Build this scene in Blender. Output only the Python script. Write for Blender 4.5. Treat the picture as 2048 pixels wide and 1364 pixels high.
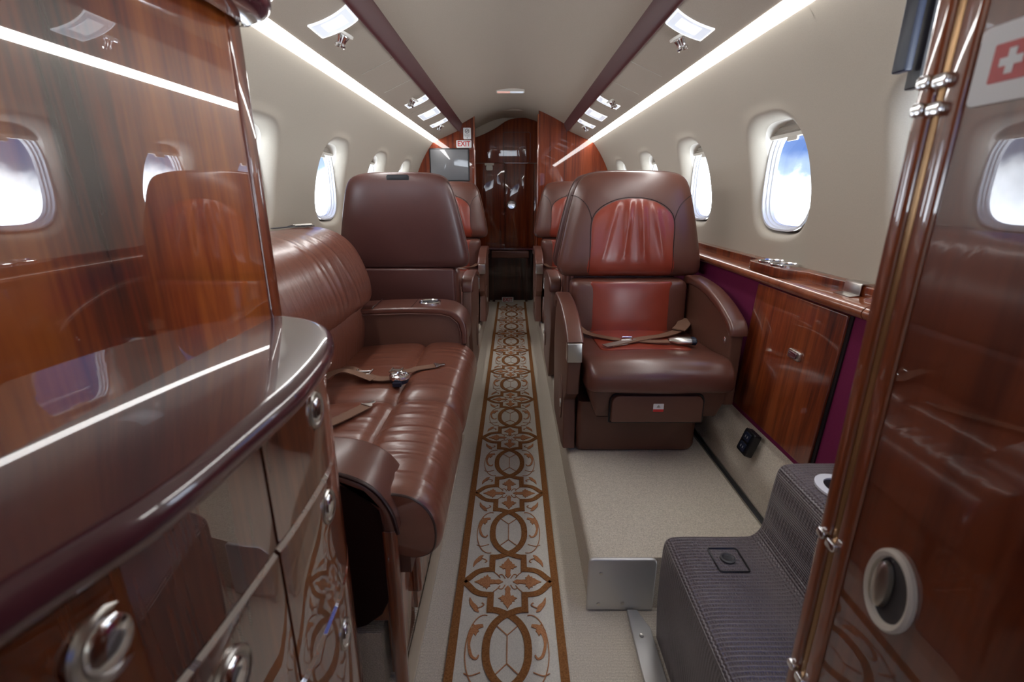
import bpy, bmesh, math, random
from mathutils import Vector, Matrix
random.seed(4)
for o in list(bpy.data.objects): bpy.data.objects.remove(o)
scn = bpy.context.scene
COL = scn.collection
# ---------------------------------------------------------------- camera
EYE = 1.07
FPX = 955.0
PITCH = math.atan(295/955)
cd = bpy.data.cameras.new('camera'); cam = bpy.data.objects.new('camera', cd); COL.objects.link(cam)
cd.sensor_width = 36; cd.lens = FPX/2048*36; cd.clip_start = .01; cd.clip_end = 200
cam.location = (0, 0, EYE); cam.rotation_euler = (math.pi/2-PITCH, 0, math.atan(2/955))
cd.dof.use_dof = True; cd.dof.focus_distance = 2.1; cd.dof.aperture_fstop = 5.0
scn.camera = cam
# ---------------------------------------------------------------- exposure
scn.view_settings.view_transform = 'Standard'; scn.view_settings.look = 'None'
scn.view_settings.exposure = 1.15; scn.view_settings.gamma = 1; scn.view_settings.use_curve_mapping = False
# ---------------------------------------------------------------- world: daylight sky with cloud banks
STRIP = 8.0
W = bpy.data.worlds.new('sky'); scn.world = W; W.use_nodes = True
nt = W.node_tree; nt.nodes.clear()
def N(t, ty, **k):
    n = t.nodes.new(ty)
    for a, v in k.items():
        if a in n.inputs.keys(): n.inputs[a].default_value = v
        else: setattr(n, a, v)
    return n
out = N(nt, 'ShaderNodeOutputWorld'); bg = N(nt, 'ShaderNodeBackground'); tc = N(nt, 'ShaderNodeTexCoord')
sp = N(nt, 'ShaderNodeSeparateXYZ'); nt.links.new(tc.outputs['Generated'], sp.inputs[0])
nz = N(nt, 'ShaderNodeTexNoise', Scale=6.0, Detail=6.0, Roughness=.55); nt.links.new(tc.outputs['Generated'], nz.inputs['Vector'])
ad = N(nt, 'ShaderNodeMath', operation='MULTIPLY_ADD'); ad.inputs[1].default_value = -.26
nt.links.new(nz.outputs['Fac'], ad.inputs[0]); nt.links.new(sp.outputs['Z'], ad.inputs[2])
mr = N(nt, 'ShaderNodeMapRange'); mr.inputs['From Min'].default_value = -.16; mr.inputs['From Max'].default_value = .30
nt.links.new(ad.outputs[0], mr.inputs['Value'])
cr = N(nt, 'ShaderNodeValToRGB'); e = cr.color_ramp.elements
e[0].position = 0; e[0].color = (.82, .90, 1, 1); e[1].position = 1; e[1].color = (.03, .09, .42, 1)
for p, c in ((.12, (.82, .90, 1, 1)), (.175, (.34, .45, .66, 1)), (.27, (.10, .185, .44, 1)), (.5, (.05, .11, .36, 1))):
    q = e.new(p); q.color = c
nt.links.new(mr.outputs[0], cr.inputs[0]); nt.links.new(cr.outputs[0], bg.inputs['Color'])
ms = N(nt, 'ShaderNodeMapRange'); ms.inputs['From Min'].default_value = .02; ms.inputs['From Max'].default_value = .17
ms.inputs['To Min'].default_value = 4.5; ms.inputs['To Max'].default_value = .85
nt.links.new(mr.outputs[0], ms.inputs['Value']); nt.links.new(ms.outputs[0], bg.inputs['Strength'])
nt.links.new(bg.outputs[0], out.inputs[0])

# ---------------------------------------------------------------- materials
MATS = {}
def mat(name, col, rough=.5, metal=0, coat=0, spec=.5, build=None, emis=None, estr=0, coatr=.03, sheen=0, coatior=1.5):
    m = bpy.data.materials.new(name); m.use_nodes = True; t = m.node_tree
    b = t.nodes['Principled BSDF']
    b.inputs['Base Color'].default_value = (*col, 1); b.inputs['Roughness'].default_value = rough
    b.inputs['Metallic'].default_value = metal; b.inputs['Coat Weight'].default_value = coat
    b.inputs['Coat Roughness'].default_value = coatr; b.inputs['Coat IOR'].default_value = coatior; b.inputs['Specular IOR Level'].default_value = spec
    b.inputs['Sheen Weight'].default_value = sheen
    if emis: b.inputs['Emission Color'].default_value = (*emis, 1); b.inputs['Emission Strength'].default_value = estr
    if build: build(t, b)
    MATS[name] = m; return m
def coords(t, scale, loc=(0,0,0), kind='Object', rot=(0,0,0)):
    if kind == 'pos':
        g = N(t, 'ShaderNodeNewGeometry'); src = g.outputs['Position']
    else:
        g = N(t, 'ShaderNodeTexCoord'); src = g.outputs['Object']
    mp = N(t, 'ShaderNodeMapping'); mp.inputs['Scale'].default_value = scale; mp.inputs['Location'].default_value = loc
    mp.inputs['Rotation'].default_value = rot
    t.links.new(src, mp.inputs['Vector']); return mp.outputs[0]
def noise(t, vec, scale=1, detail=3, rough=.5, dist=0):
    n = N(t, 'ShaderNodeTexNoise'); n.inputs['Scale'].default_value = scale; n.inputs['Detail'].default_value = detail
    n.inputs['Roughness'].default_value = rough; n.inputs['Distortion'].default_value = dist
    t.links.new(vec, n.inputs['Vector']); return n.outputs['Fac']
def ramp(t, fac, stops):
    r = N(t, 'ShaderNodeValToRGB'); e = r.color_ramp.elements
    e[0].position, e[0].color = stops[0][0], (*stops[0][1], 1); e[1].position, e[1].color = stops[-1][0], (*stops[-1][1], 1)
    for p, c in stops[1:-1]: q = e.new(p); q.color = (*c, 1)
    t.links.new(fac, r.inputs[0]); return r.outputs[0]
def bump(t, b, h, strength, dist=.001, prev=None):
    n = N(t, 'ShaderNodeBump'); n.inputs['Strength'].default_value = strength; n.inputs['Distance'].default_value = dist
    t.links.new(h, n.inputs['Height'])
    if prev: t.links.new(prev, n.inputs['Normal'])
    t.links.new(n.outputs[0], b.inputs['Normal']); return n.outputs[0]
def wood(light, mid, dark, sx=22, tilt=0.0):
    def f(t, b):
        v = coords(t, (sx, sx, 1.1), kind='pos', rot=(tilt, 0, 0)); a = noise(t, v, 1, 5, .62, .5)
        v2 = coords(t, (sx*9, sx*9, 5), kind='pos', rot=(tilt, 0, 0)); a2 = noise(t, v2, 1, 3, .5)
        m = N(t, 'ShaderNodeMath', operation='MULTIPLY_ADD'); m.inputs[1].default_value = .22
        t.links.new(a2, m.inputs[0]); t.links.new(a, m.inputs[2])
        c = ramp(t, m.outputs[0], [(.42, dark), (.56, mid), (.74, light)])
        t.links.new(c, b.inputs['Base Color'])
    return f
def leather(col, col2, wr=0.0, wscale=(6, 6, 6)):
    def f(t, b):
        v = coords(t, (1, 1, 1)); a = noise(t, v, 5, 4, .6)
        c = ramp(t, a, [(.3, col), (.7, col2)]); t.links.new(c, b.inputs['Base Color'])
        vo = N(t, 'ShaderNodeTexVoronoi'); vo.inputs['Scale'].default_value = 420; t.links.new(v, vo.inputs['Vector'])
        p = bump(t, b, vo.outputs['Distance'], .18, .0006)
        if wr:
            w = noise(t, coords(t, wscale), 1, 3, .5, 1.2); bump(t, b, w, wr, .03, p)
    return f
def carpet(c1, c2, rib=260, axis='Y'):
    def f(t, b):
        v = coords(t, (1, 1, 1), kind='pos')
        a = noise(t, v, 330, 3, .7); c = ramp(t, a, [(.35, c1), (.65, c2)]); t.links.new(c, b.inputs['Base Color'])
        w = N(t, 'ShaderNodeTexWave', bands_direction=axis); w.inputs['Scale'].default_value = rib/6.283; w.inputs['Distortion'].default_value = 1.5
        w.inputs['Detail'].default_value = 1; w.inputs['Detail Scale'].default_value = 4
        t.links.new(v, w.inputs['Vector']); p = bump(t, b, w.outputs['Fac'], .5, .002)
        bump(t, b, a, .6, .002, p)
    return f
def tread(t, b):
    v = coords(t, (1, 1, 1), kind='pos')
    hs = []
    for ax in 'XYZ':
        w = N(t, 'ShaderNodeTexWave', bands_direction=ax); w.inputs['Scale'].default_value = 62 if ax != 'Y' else 34
        w.inputs['Distortion'].default_value = .6; w.inputs['Detail Scale'].default_value = 2; t.links.new(v, w.inputs['Vector']); hs.append(w.outputs['Fac'])
    m = N(t, 'ShaderNodeMath', operation='MAXIMUM'); t.links.new(hs[0], m.inputs[0]); t.links.new(hs[1], m.inputs[1])
    m2 = N(t, 'ShaderNodeMath', operation='MULTIPLY_ADD'); m2.inputs[1].default_value = .6; t.links.new(hs[2], m2.inputs[0]); t.links.new(m.outputs[0], m2.inputs[2])
    bump(t, b, m2.outputs[0], 1.0, .003)
    a = noise(t, v, 9, 3, .6); c = ramp(t, a, [(.3, (.115, .095, .105)), (.7, (.165, .14, .15))]); t.links.new(c, b.inputs['Base Color'])
def fabric(c1, c2, s=500):
    def f(t, b):
        v = coords(t, (1, 1, 1), kind='pos'); a = noise(t, v, s, 2, .6); c = ramp(t, a, [(.3, c1), (.7, c2)])
        t.links.new(c, b.inputs['Base Color']); bump(t, b, a, .15, .0008)
    return f
mat('headliner', (.45, .40, .335), .75, build=fabric((.44, .375, .295), (.49, .42, .335)))
mat('wall_lining', (.55, .51, .44), .7, build=fabric((.455, .41, .335), (.50, .45, .37)))
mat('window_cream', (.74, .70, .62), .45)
mat('seal_white', (.80, .83, .88), .3)
mat('shade_metal', (.50, .46, .40), .4)
mat('wood', (.2, .04, .01), .35, coat=1, spec=.5, coatior=1.9, build=wood((.30, .068, .015), (.155, .026, .006), (.042, .006, .002)))
mat('wood_panel', (.2, .05, .01), .32, coat=1, spec=.6, coatr=.012, coatior=2.5, build=wood((.50, .125, .015), (.24, .036, .005), (.022, .003, .001), 15, .12))
mat('wood_drawer', (.1, .03, .01), .32, coat=1, coatr=.012, coatior=3.0, build=wood((.20, .045, .010), (.10, .016, .004), (.03, .005, .002), 17, .05))
mat('wood_wardrobe', (.1, .03, .01), .32, coat=1, coatr=.02, coatior=2.05, build=wood((.17, .034, .009), (.085, .014, .004), (.03, .005, .002), 12, .1))
mat('wood_aft', (.2, .04, .01), .35, coat=1, spec=.15, coatr=.02, coatior=1.5, build=wood((.22, .036, .006), (.14, .019, .003), (.07, .009, .002), 40))
mat('wood_dark', (.03, .008, .004), .3, coat=1, build=wood((.06, .012, .005), (.03, .006, .003), (.012, .003, .002)))
mat('wood_ledge', (.28, .09, .035), .3, coat=1, coatr=.03, build=wood((.34, .11, .045), (.25, .07, .028), (.16, .04, .015), 14))
mat('lacquer', (.10, .028, .042), .25, coat=1, coatr=.02, coatior=1.8)
mat('bin_trim', (.085, .020, .022), .5, coat=.15, coatr=.3)
mat('burgundy', (.15, .012, .06), .75, spec=.2, build=fabric((.14, .010, .052), (.175, .015, .072), 700))
mat('leather', (.12, .05, .04), .33, spec=.6, coat=.45, coatr=.24, build=leather((.115, .040, .028), (.14, .050, .034)))
mat('leather_back', (.11, .042, .035), .38, spec=.5, coat=.4, coatr=.26, build=leather((.085, .030, .026), (.105, .038, .032)))
mat('leather_red', (.22, .05, .03), .3, spec=.6, coat=.7, coatr=.2, build=leather((.28, .042, .022), (.33, .052, .027)))
mat('leather_tan', (.18, .07, .045), .3, spec=.6, coat=.5, coatr=.2, build=leather((.17, .056, .034), (.215, .073, .044), .10, (5, 26, 5)))
mat('leather_shell', (.10, .048, .036), .42, spec=.5, build=leather((.125, .054, .036), (.145, .063, .042)))
mat('piping', (.035, .012, .010), .4)
mat('stitch', (.16, .075, .06), .45)
mat('carpet', (.42, .38, .31), .95, spec=.1, build=carpet((.52, .47, .40), (.76, .70, .60)))
mat('carpet_plush', (.42, .38, .31), .95, spec=.1, build=carpet((.48, .43, .355), (.74, .67, .57), 420))
mat('runner_field', (.42, .40, .35), .95, spec=.1, build=fabric((.56, .54, .49), (.72, .69, .62), 420))
mat('runner_brown', (.2, .085, .03), .95, spec=.1, build=fabric((.20, .085, .028), (.34, .155, .06), 260))
mat('runner_rust', (.3, .13, .06), .95, spec=.1, build=fabric((.36, .15, .065), (.56, .28, .14), 320))
mat('tread', (.11, .1, .105), .36, spec=.75, build=tread)
mat('chrome', (.82, .82, .84), .12, 1)
mat('nickel', (.62, .60, .56), .28, 1)
mat('aluminium', (.66, .66, .66), .5, .85)
mat('black', (.008, .008, .010), .35)
mat('dark_grey', (.05, .05, .055), .4)
mat('screen', (.13, .132, .138), .3, coat=1, coatr=.02)
mat('webbing', (.20, .10, .06), .7, build=fabric((.17, .085, .05), (.24, .125, .08), 900))
mat('webbing_grey', (.22, .16, .14), .7, build=fabric((.2, .14, .12), (.27, .2, .17), 900))
mat('white', (.78, .78, .78), .4)
mat('red', (.55, .03, .03), .4)
mat('blue_black', (.012, .018, .04), .35)
mat('beige_trim', (.50, .42, .32), .4, coat=.4)
mat('gold_trim', (.38, .22, .10), .25, .6)
mat('lamp_lens', (.9, .93, 1), .25, emis=(.80, .88, 1), estr=.22)
mat('lamp_rim', (.9, .93, 1), .25, emis=(.9, .95, 1), estr=.38)
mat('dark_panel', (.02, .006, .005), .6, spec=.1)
mat('lamp_core', (.9, .93, 1), .25, emis=(.9, .95, 1), estr=.45)
mat('strip_light', (1, 1, 1), .5, emis=(1, .985, .97), estr=STRIP)
mat('red_lens', (.75, .45, .40), .3, emis=(1, .55, .45), estr=.25)
g = mat('glass', (1, 1, 1), 0)
t = g.node_tree; t.nodes.clear()
o_ = N(t, 'ShaderNodeOutputMaterial'); mx = N(t, 'ShaderNodeMixShader'); tr = N(t, 'ShaderNodeBsdfTransparent'); gl = N(t, 'ShaderNodeBsdfGlossy', Roughness=.02)
mx.inputs[0].default_value = .06; t.links.new(tr.outputs[0], mx.inputs[1]); t.links.new(gl.outputs[0], mx.inputs[2]); t.links.new(mx.outputs[0], o_.inputs[0])
g = mat('shade_cloth', (.9, .9, .9), .8)
t = g.node_tree; t.nodes.clear()
o_ = N(t, 'ShaderNodeOutputMaterial'); mx = N(t, 'ShaderNodeMixShader'); tr = N(t, 'ShaderNodeBsdfTranslucent'); df = N(t, 'ShaderNodeBsdfDiffuse')
tr.inputs[0].default_value = (.95, .97, 1, 1); df.inputs[0].default_value = (.8, .82, .85, 1); mx.inputs[0].default_value = .3
t.links.new(tr.outputs[0], mx.inputs[1]); t.links.new(df.outputs[0], mx.inputs[2]); t.links.new(mx.outputs[0], o_.inputs[0])

# ---------------------------------------------------------------- mesh helpers
class MB:
    def __init__(s): s.v = []; s.f = []; s.m = []; s.cur = 0
    def quad(s, *idx): s.f.append(tuple(idx)); s.m.append(s.cur)
    def loft(s, rings, closed=True, cap0=False, cap1=False):
        n = len(rings[0]); b = len(s.v)
        for r in rings: s.v += [tuple(p) for p in r]
        for i in range(len(rings)-1):
            for j in range(n if closed else n-1):
                k = (j+1) % n; s.quad(b+i*n+j, b+i*n+k, b+(i+1)*n+k, b+(i+1)*n+j)
        if cap0: s.quad(*range(b+n-1, b-1, -1))
        if cap1: s.quad(*range(b+(len(rings)-1)*n, b+len(rings)*n))
        return s
    def box(s, a, b):
        x0, y0, z0 = a; x1, y1, z1 = b
        return s.loft([[(x0,y0,z0),(x1,y0,z0),(x1,y1,z0),(x0,y1,z0)], [(x0,y0,z1),(x1,y0,z1),(x1,y1,z1),(x0,y1,z1)]], True, True, True)
    def tube(s, pts, r, n=8, closed=False):
        pts = [Vector(p) for p in pts]; rings = []; L = len(pts); ref = None
        for i, p in enumerate(pts):
            a = pts[(i-1) % L] if (closed or i) else p; b = pts[(i+1) % L] if (closed or i < L-1) else p
            d = (b-a).normalized() if (b-a).length > 1e-9 else Vector((0,0,1))
            if ref is None: ref = d.orthogonal().normalized()
            ref = (ref - d*ref.dot(d)).normalized(); w = d.cross(ref)
            rr = r[i] if isinstance(r, (list, tuple)) else r
            rings.append([p + ref*math.cos(2*math.pi*k/n)*rr + w*math.sin(2*math.pi*k/n)*rr for k in range(n)])
        if closed: rings.append(rings[0]); return s.loft(rings)
        return s.loft(rings, True, True, True)
    def prism(s, outline, fn, d0, d1, bev=0, seg=3):
        """outline (a,b) extruded d0..d1 through fn(a,b,d), bevelled edges by insetting"""
        rings = []
        if bev:
            for i in range(seg+1):
                a = math.pi/2*i/seg; rings.append((bev*(1-math.sin(a)), d0+bev*(1-math.cos(a))*(1 if d1 > d0 else -1)))
            R = rings + [(x, d0+d1-y) for x, y in reversed(rings)]
        else: R = [(0, d0), (0, d1)]
        s.loft([[fn(a, b, d) for a, b in inset(outline, x)] for x, d in R], True, True, True); return s
    def strap(s, top, bot, fn, d0, d1, bev=.008, n=40, seg=4):
        """padded strap: rounded sections swept between an upper and a lower curve"""
        def rs(p):
            L = [0]
            for a, b in zip(p, p[1:]): L.append(L[-1]+math.dist(a, b))
            o = []
            for i in range(n):
                q = L[-1]*i/(n-1); j = min(max(k for k in range(len(L)) if L[k] <= q+1e-9), len(p)-2); t = (q-L[j])/(L[j+1]-L[j] or 1)
                o.append(tuple(p[j][c]+(p[j+1][c]-p[j][c])*t for c in (0, 1)))
            return o
        T, B = rs(top), rs(bot); rings = []
        def sec(i, k):
            a, b = T[i], B[i]; h = math.dist(a, b); r = min(bev, h*.45); out = []
            for x, y in rrect(d0, 0, d1, h, r, seg):
                x = (d0+d1)/2+(x-(d0+d1)/2)*k; y = h/2+(y-h/2)*k; t = 1-y/h if h else 0
                out.append(fn(a[0]+(b[0]-a[0])*t, a[1]+(b[1]-a[1])*t, x))
            return out
        rings.append(sec(0, .85)); 
        for i in range(n): rings.append(sec(i, .93 if i in (0, n-1) else 1))
        rings.append(sec(n-1, .85)); s.loft(rings, True, True, True); return s
    def pillow(s, outline, fn, Df, Db=None, p=5, nr=14, c=None):
        Db = Df if Db is None else Db
        if c is None: c = (sum(a for a, b in outline)/len(outline), sum(b for a, b in outline)/len(outline))
        ks = [1-(1-(i/nr))**2.2 if False else math.sin(math.pi/2*i/nr)**.75 for i in range(nr+1)]
        def ring(k, D, sg):
            d = D*(max(0, 1-k**p))**(1/p)*sg
            return [fn(c[0]+(a-c[0])*k, c[1]+(b-c[1])*k, d) for a, b in outline]
        front = [ring(max(k, .03), Df, 1) for k in ks]; back = [ring(max(k, .03), Db, -1) for k in ks[:-1]]
        s.loft(front + back[::-1], True, True, True); return s
    def ribbon(s, pts, w, th=.0015, up=(0,0,1)):
        pts = [Vector(p) for p in pts]; up = Vector(up); rings = []
        for i, p in enumerate(pts):
            d = (pts[min(i+1, len(pts)-1)] - pts[max(i-1, 0)]).normalized(); sd = d.cross(up).normalized()
            ww = w[i] if isinstance(w, (list, tuple)) else w
            rings.append([p-sd*ww/2, p+sd*ww/2, p+sd*ww/2+up*th, p-sd*ww/2+up*th])
        return s.loft(rings, True, True, True)
    def build(s, name, mats, parent=None, sharp=35, subsurf=0, loc=None):
        me = bpy.data.meshes.new(name); me.from_pydata(s.v, [], s.f); 
        if isinstance(mats, str): mats = [mats]
        for m in mats: me.materials.append(MATS[m])
        for p, m in zip(me.polygons, s.m): p.material_index = m
        bm = bmesh.new(); bm.from_mesh(me); bmesh.ops.remove_doubles(bm, verts=bm.verts, dist=1e-6); bmesh.ops.recalc_face_normals(bm, faces=bm.faces)
        bm.to_mesh(me); bm.free()
        for p in me.polygons: p.use_smooth = len(p.vertices) <= 4
        me.set_sharp_from_angle(angle=math.radians(sharp))
        o = bpy.data.objects.new(name, me); COL.objects.link(o)
        if loc: o.location = loc
        if parent: o.parent = parent
        if subsurf: md = o.modifiers.new('s', 'SUBSURF'); md.levels = md.render_levels = subsurf
        return o
def inset(ol, d):
    if abs(d) < 1e-9: return list(ol)
    n = len(ol); A = sum(ol[i][0]*ol[(i+1)%n][1]-ol[(i+1)%n][0]*ol[i][1] for i in range(n)); sg = 1 if A > 0 else -1; r = []
    for i in range(n):
        p0, p1, p2 = ol[i-1], ol[i], ol[(i+1)%n]
        def nn(a, b):
            dx, dy = b[0]-a[0], b[1]-a[1]; l = math.hypot(dx, dy) or 1; return (-dy/l*sg, dx/l*sg)
        n1, n2 = nn(p0, p1), nn(p1, p2); q = 1+n1[0]*n2[0]+n1[1]*n2[1]; q = max(q, .45)
        r.append((p1[0]+(n1[0]+n2[0])/q*d, p1[1]+(n1[1]+n2[1])/q*d))
    return r
def rrect(a0, b0, a1, b1, r, n=5):
    """rounded rect; r scalar or four radii (bl, br, tr, tl)"""
    R = [r]*4 if not isinstance(r, (list, tuple)) else r; o = []
    for (cx, cy, rr, st) in ((a0, b0, R[0], 180), (a1, b0, R[1], 270), (a1, b1, R[2], 0), (a0, b1, R[3], 90)):
        x = cx + (rr if cx == a0 else -rr); y = cy + (rr if cy == b0 else -rr)
        if rr <= 0: o.append((cx, cy)); continue
        for i in range(n+1):
            a = math.radians(st+90*i/n); o.append((x+rr*math.cos(a), y+rr*math.sin(a)))
    return o
def smooth_line(pts, n=8, closed=False):
    L = len(pts); out = []
    rng = range(L if closed else L-1)
    for i in rng:
        g = lambda k: pts[k % L] if closed else pts[min(max(k, 0), L-1)]
        p0, p1, p2, p3 = g(i-1), g(i), g(i+1), g(i+2)
        for j in range(n):
            t = j/n
            out.append(tuple(.5*((2*b)+(-a+c)*t+(2*a-5*b+4*c-d)*t*t+(-a+3*b-3*c+d)*t**3) for a, b, c, d in zip(p0, p1, p2, p3)))
    if not closed: out.append(tuple(pts[-1]))
    return out
def circ(cx, cy, r, n=24, ry=None): ry = ry or r; return [(cx+r*math.cos(2*math.pi*i/n), cy+ry*math.sin(2*math.pi*i/n)) for i in range(n)]
XZ = lambda a, b, d: (a, -d, b)      # outline in x,z ; depth toward the camera end (-y)
YZ = lambda a, b, d: (d, a, b)
XY = lambda a, b, d: (a, b, d)
def tag(o, label=None, cat=None, group=None, kind=None):
    for k, v in (('label', label), ('category', cat), ('group', group), ('kind', kind)):
        if v: o[k] = v
    return o
def empty(name, loc=(0,0,0), rz=0, label=None, cat=None, group=None, kind=None):
    o = bpy.data.objects.new(name, None); COL.objects.link(o); o.location = loc; o.rotation_euler = (0, 0, rz)
    o.empty_display_size = .05; return tag(o, label, cat, group, kind)
def struct(o, label=None): o['kind'] = 'structure'; 
def S(o, label=None):
    o['kind'] = 'structure'
    if label: o['label'] = label
    return o
def copy_tree(o, parent=None):
    c = o.copy(); COL.objects.link(c); c.parent = parent
    for ch in [x for x in o.children]: copy_tree(ch, c)
    return c
def text(body, size, mat_, name, parent=None, loc=(0,0,0), rot=(0,0,0), bold=.0, sx=1):
    c = bpy.data.curves.new(name, 'FONT'); c.body = body; c.size = size; c.extrude = .0004; c.offset = bold; c.align_x = 'CENTER'; c.align_y = 'CENTER'
    tmp = bpy.data.objects.new(name, c); COL.objects.link(tmp)
    dg = bpy.context.evaluated_depsgraph_get(); me = bpy.data.meshes.new_from_object(tmp.evaluated_get(dg))
    bpy.data.objects.remove(tmp); bpy.data.curves.remove(c); me.materials.clear(); me.materials.append(MATS[mat_])
    o = bpy.data.objects.new(name, me); COL.objects.link(o); o.location = loc; o.rotation_euler = rot; o.scale = (sx, 1, 1)
    if parent: o.parent = parent
    return o

# ================================================================= STRUCTURE
BULK = 4.35
REAR = 4.95
FWD = -1.3
def wallX(z): return math.sqrt(.88**2-(z-.92)**2) if z > .92 else .88
# floor of the sunken aisle
m = MB(); m.box((-.90, FWD, -.04), (.88, REAR+.06, 0)); S(m.build('floor', 'carpet'), 'cream ribbed carpet in the sunken aisle')
# raised carpeted platforms
def platform(pts, y0, y1, nm, lab):
    m = MB(); prof = inset(pts, 0); m.loft([[(x, y, z) for x, z in pts] for y in (y0, y1)], True, True, True)
    return S(m.build(nm, 'carpet_plush', sharp=50), lab)
edge = [(.215+.014*(1-math.sin(a))-.0, .151+.014*math.cos(a)) for a in [math.pi/2*i/4 for i in range(4, -1, -1)]]
rp = [(.206, -.02), (.201, .150)] + [(.201+.016*(1-math.cos(a)), .149+.016*math.sin(a)) for a in [math.pi/2*i/4 for i in range(5)]] + [(.705, .165), (.705, -.02)]
platform(rp, 1.022, BULK, 'floor.001', 'raised cream carpeted platform right of the aisle')
lp = [(-x-.03, z) for x, z in rp[:-2]] + [(-.92, .165), (-.92, -.02)]
platform(lp, 1.98, BULK, 'floor.002', 'raised cream carpeted platform left of the aisle')
platform([(-.285, -.02), (-.285, .16), (-.92, .16), (-.92, -.02)], .80, 1.98, 'floor.003', 'platform below the divan')
# carpeted slope between the right floor track and the side wall, with a soft hump
m = MB(); rows = []
for i in range(60):
    y = .955+(BULK-.955)*i/59; h = .05*math.exp(-((y-1.62)/.10)**2)-.03*math.exp(-((y-1.42)/.10)**2)+.02*math.exp(-((y-1.2)/.12)**2)
    pr = smooth_line([(.732, .165), (.738, .205), (.748-h*.5, .25+h), (.762, .31+h*.4), (.782, .372), (.80, .40)], 4)
    rows.append([(x, y, z) for x, z in pr] + [(.90, y, .40), (.90, y, .10), (.732, y, .10)])
m.loft(rows, True, True, True); S(m.build('floor.004', 'carpet_plush', sharp=60), 'cream carpet rising from the floor track to the side wall')
# floor track
m = MB(); m.box((.705, .95, .10), (.7095, BULK, .168)); m.box((.7285, .95, .10), (.733, BULK, .168)); m.cur = 1; m.box((.7095, .95, .10), (.7285, BULK, .155))
S(m.build('trim_1', ['nickel', 'dark_grey']), 'metal seat track in the right floor')
# metal sill along the left aisle edge
m = MB(); m.prism(rrect(-.251, 0, -.224, .010, .003, 2), lambda a, b, d: (a, d, b), .45, 1.97); S(m.build('trim_2', 'beige_trim'), 'pale sill strip along the left edge of the aisle')

# ---- side walls with flared window openings
WY = [.985, 1.64, 2.37, 3.10, 3.83]; WZ = 1.12
def sup(a, ry, rz, e=3.2):
    c, s = math.cos(a), math.sin(a); k = (abs(c)**e+abs(s)**e)**(-1/e); return ry*c*k, rz*s*k
ANG = sorted(set([2*math.pi*i/72 for i in range(72)] + [math.atan2(b, a) % (2*math.pi) for a in (.365, -.365) for b in (.355, -.32)]))
def rect_hit(a, hy, zu, zd, hm):
    c, s = math.cos(a), math.sin(a); t = 1e9
    if abs(c) > 1e-9: t = min(t, (hy if c > 0 else hm)/abs(c))
    if s > 1e-9: t = min(t, zu/s)
    if s < -1e-9: t = min(t, zd/-s)
    return t*c, t*s
def wall(side, name, y_ext, cells):
    m = MB()
    def pt(y, z, d=0):
        return (side*(wallX(z)+d), y, z)
    for yc in cells:
        rings = []; hp_, hm_ = (.365, .365) if yc > 1 else (.29, .44)
        ANG = sorted(set([2*math.pi*i/72 for i in range(72)] + [math.atan2(b, a) % (2*math.pi) for a in (hp_, -hm_) for b in (.366, -.32)]))
        for i in range(9):
            k = i/8; r = []
            for a in ANG:
                ry, rz = rect_hit(a, hp_, .366, .32, hm_); oy, oz = sup(a, .188, .205)
                r.append(pt(yc+ry*(1-k)+oy*k, WZ+rz*(1-k)+oz*k))
            rings.append(r)
        for i in range(1, 8):
            a_ = math.pi/2*i/7; k = 1-.17*math.sin(a_); d = .062*(1-math.cos(a_)); r = []
            for a in ANG:
                oy, oz = sup(a, .188*k, .205*k); zz = WZ+oz; r.append((side*(wallX(WZ+sup(a, .188, .205)[1])+d), yc+oy, zz))
            rings.append(r)
        m.loft(rings)
    for (y0, y1) in y_ext:
        zs = [.80+.686*i/16 for i in range(17)]; m.loft([[pt(y, z) for z in zs] for y in (y0, y1)], False)
    # overlapping joint strips between the wall panels
    for yc in cells[1:]+[WY[-1]+.73]:
        m.loft([[pt(y, .79+.70*i/24, .0015) for i in range(25)] for y in (yc-.365-.012, yc-.365+.012)], False)
    # strip below the window band
    ya = .545; m.loft([[pt(y, z) for z in (.60, .80)] for y in (ya, BULK)], False)
    return S(m.build(name, 'wall_lining', sharp=60), 'cream lined cabin side wall')
wall(1, 'wall_right', [(WY[-1]+.365, BULK)], WY)
wall(-1, 'wall_left', [(WY[-1]+.365, BULK), (FWD, -.36)], WY)
m = MB(); zs = [.0+1.486*i/16 for i in range(17)]
m.loft([[(wallX(z), y, z) for z in zs] for y in (FWD, -.40)], False); m.loft([[(-.88, y, z) for z in (-.04, .82)] for y in (FWD, 2.14)], False)
S(m.build('wall_right.001', 'wall_lining'), 'plain wall lining forward of the entry door')
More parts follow.
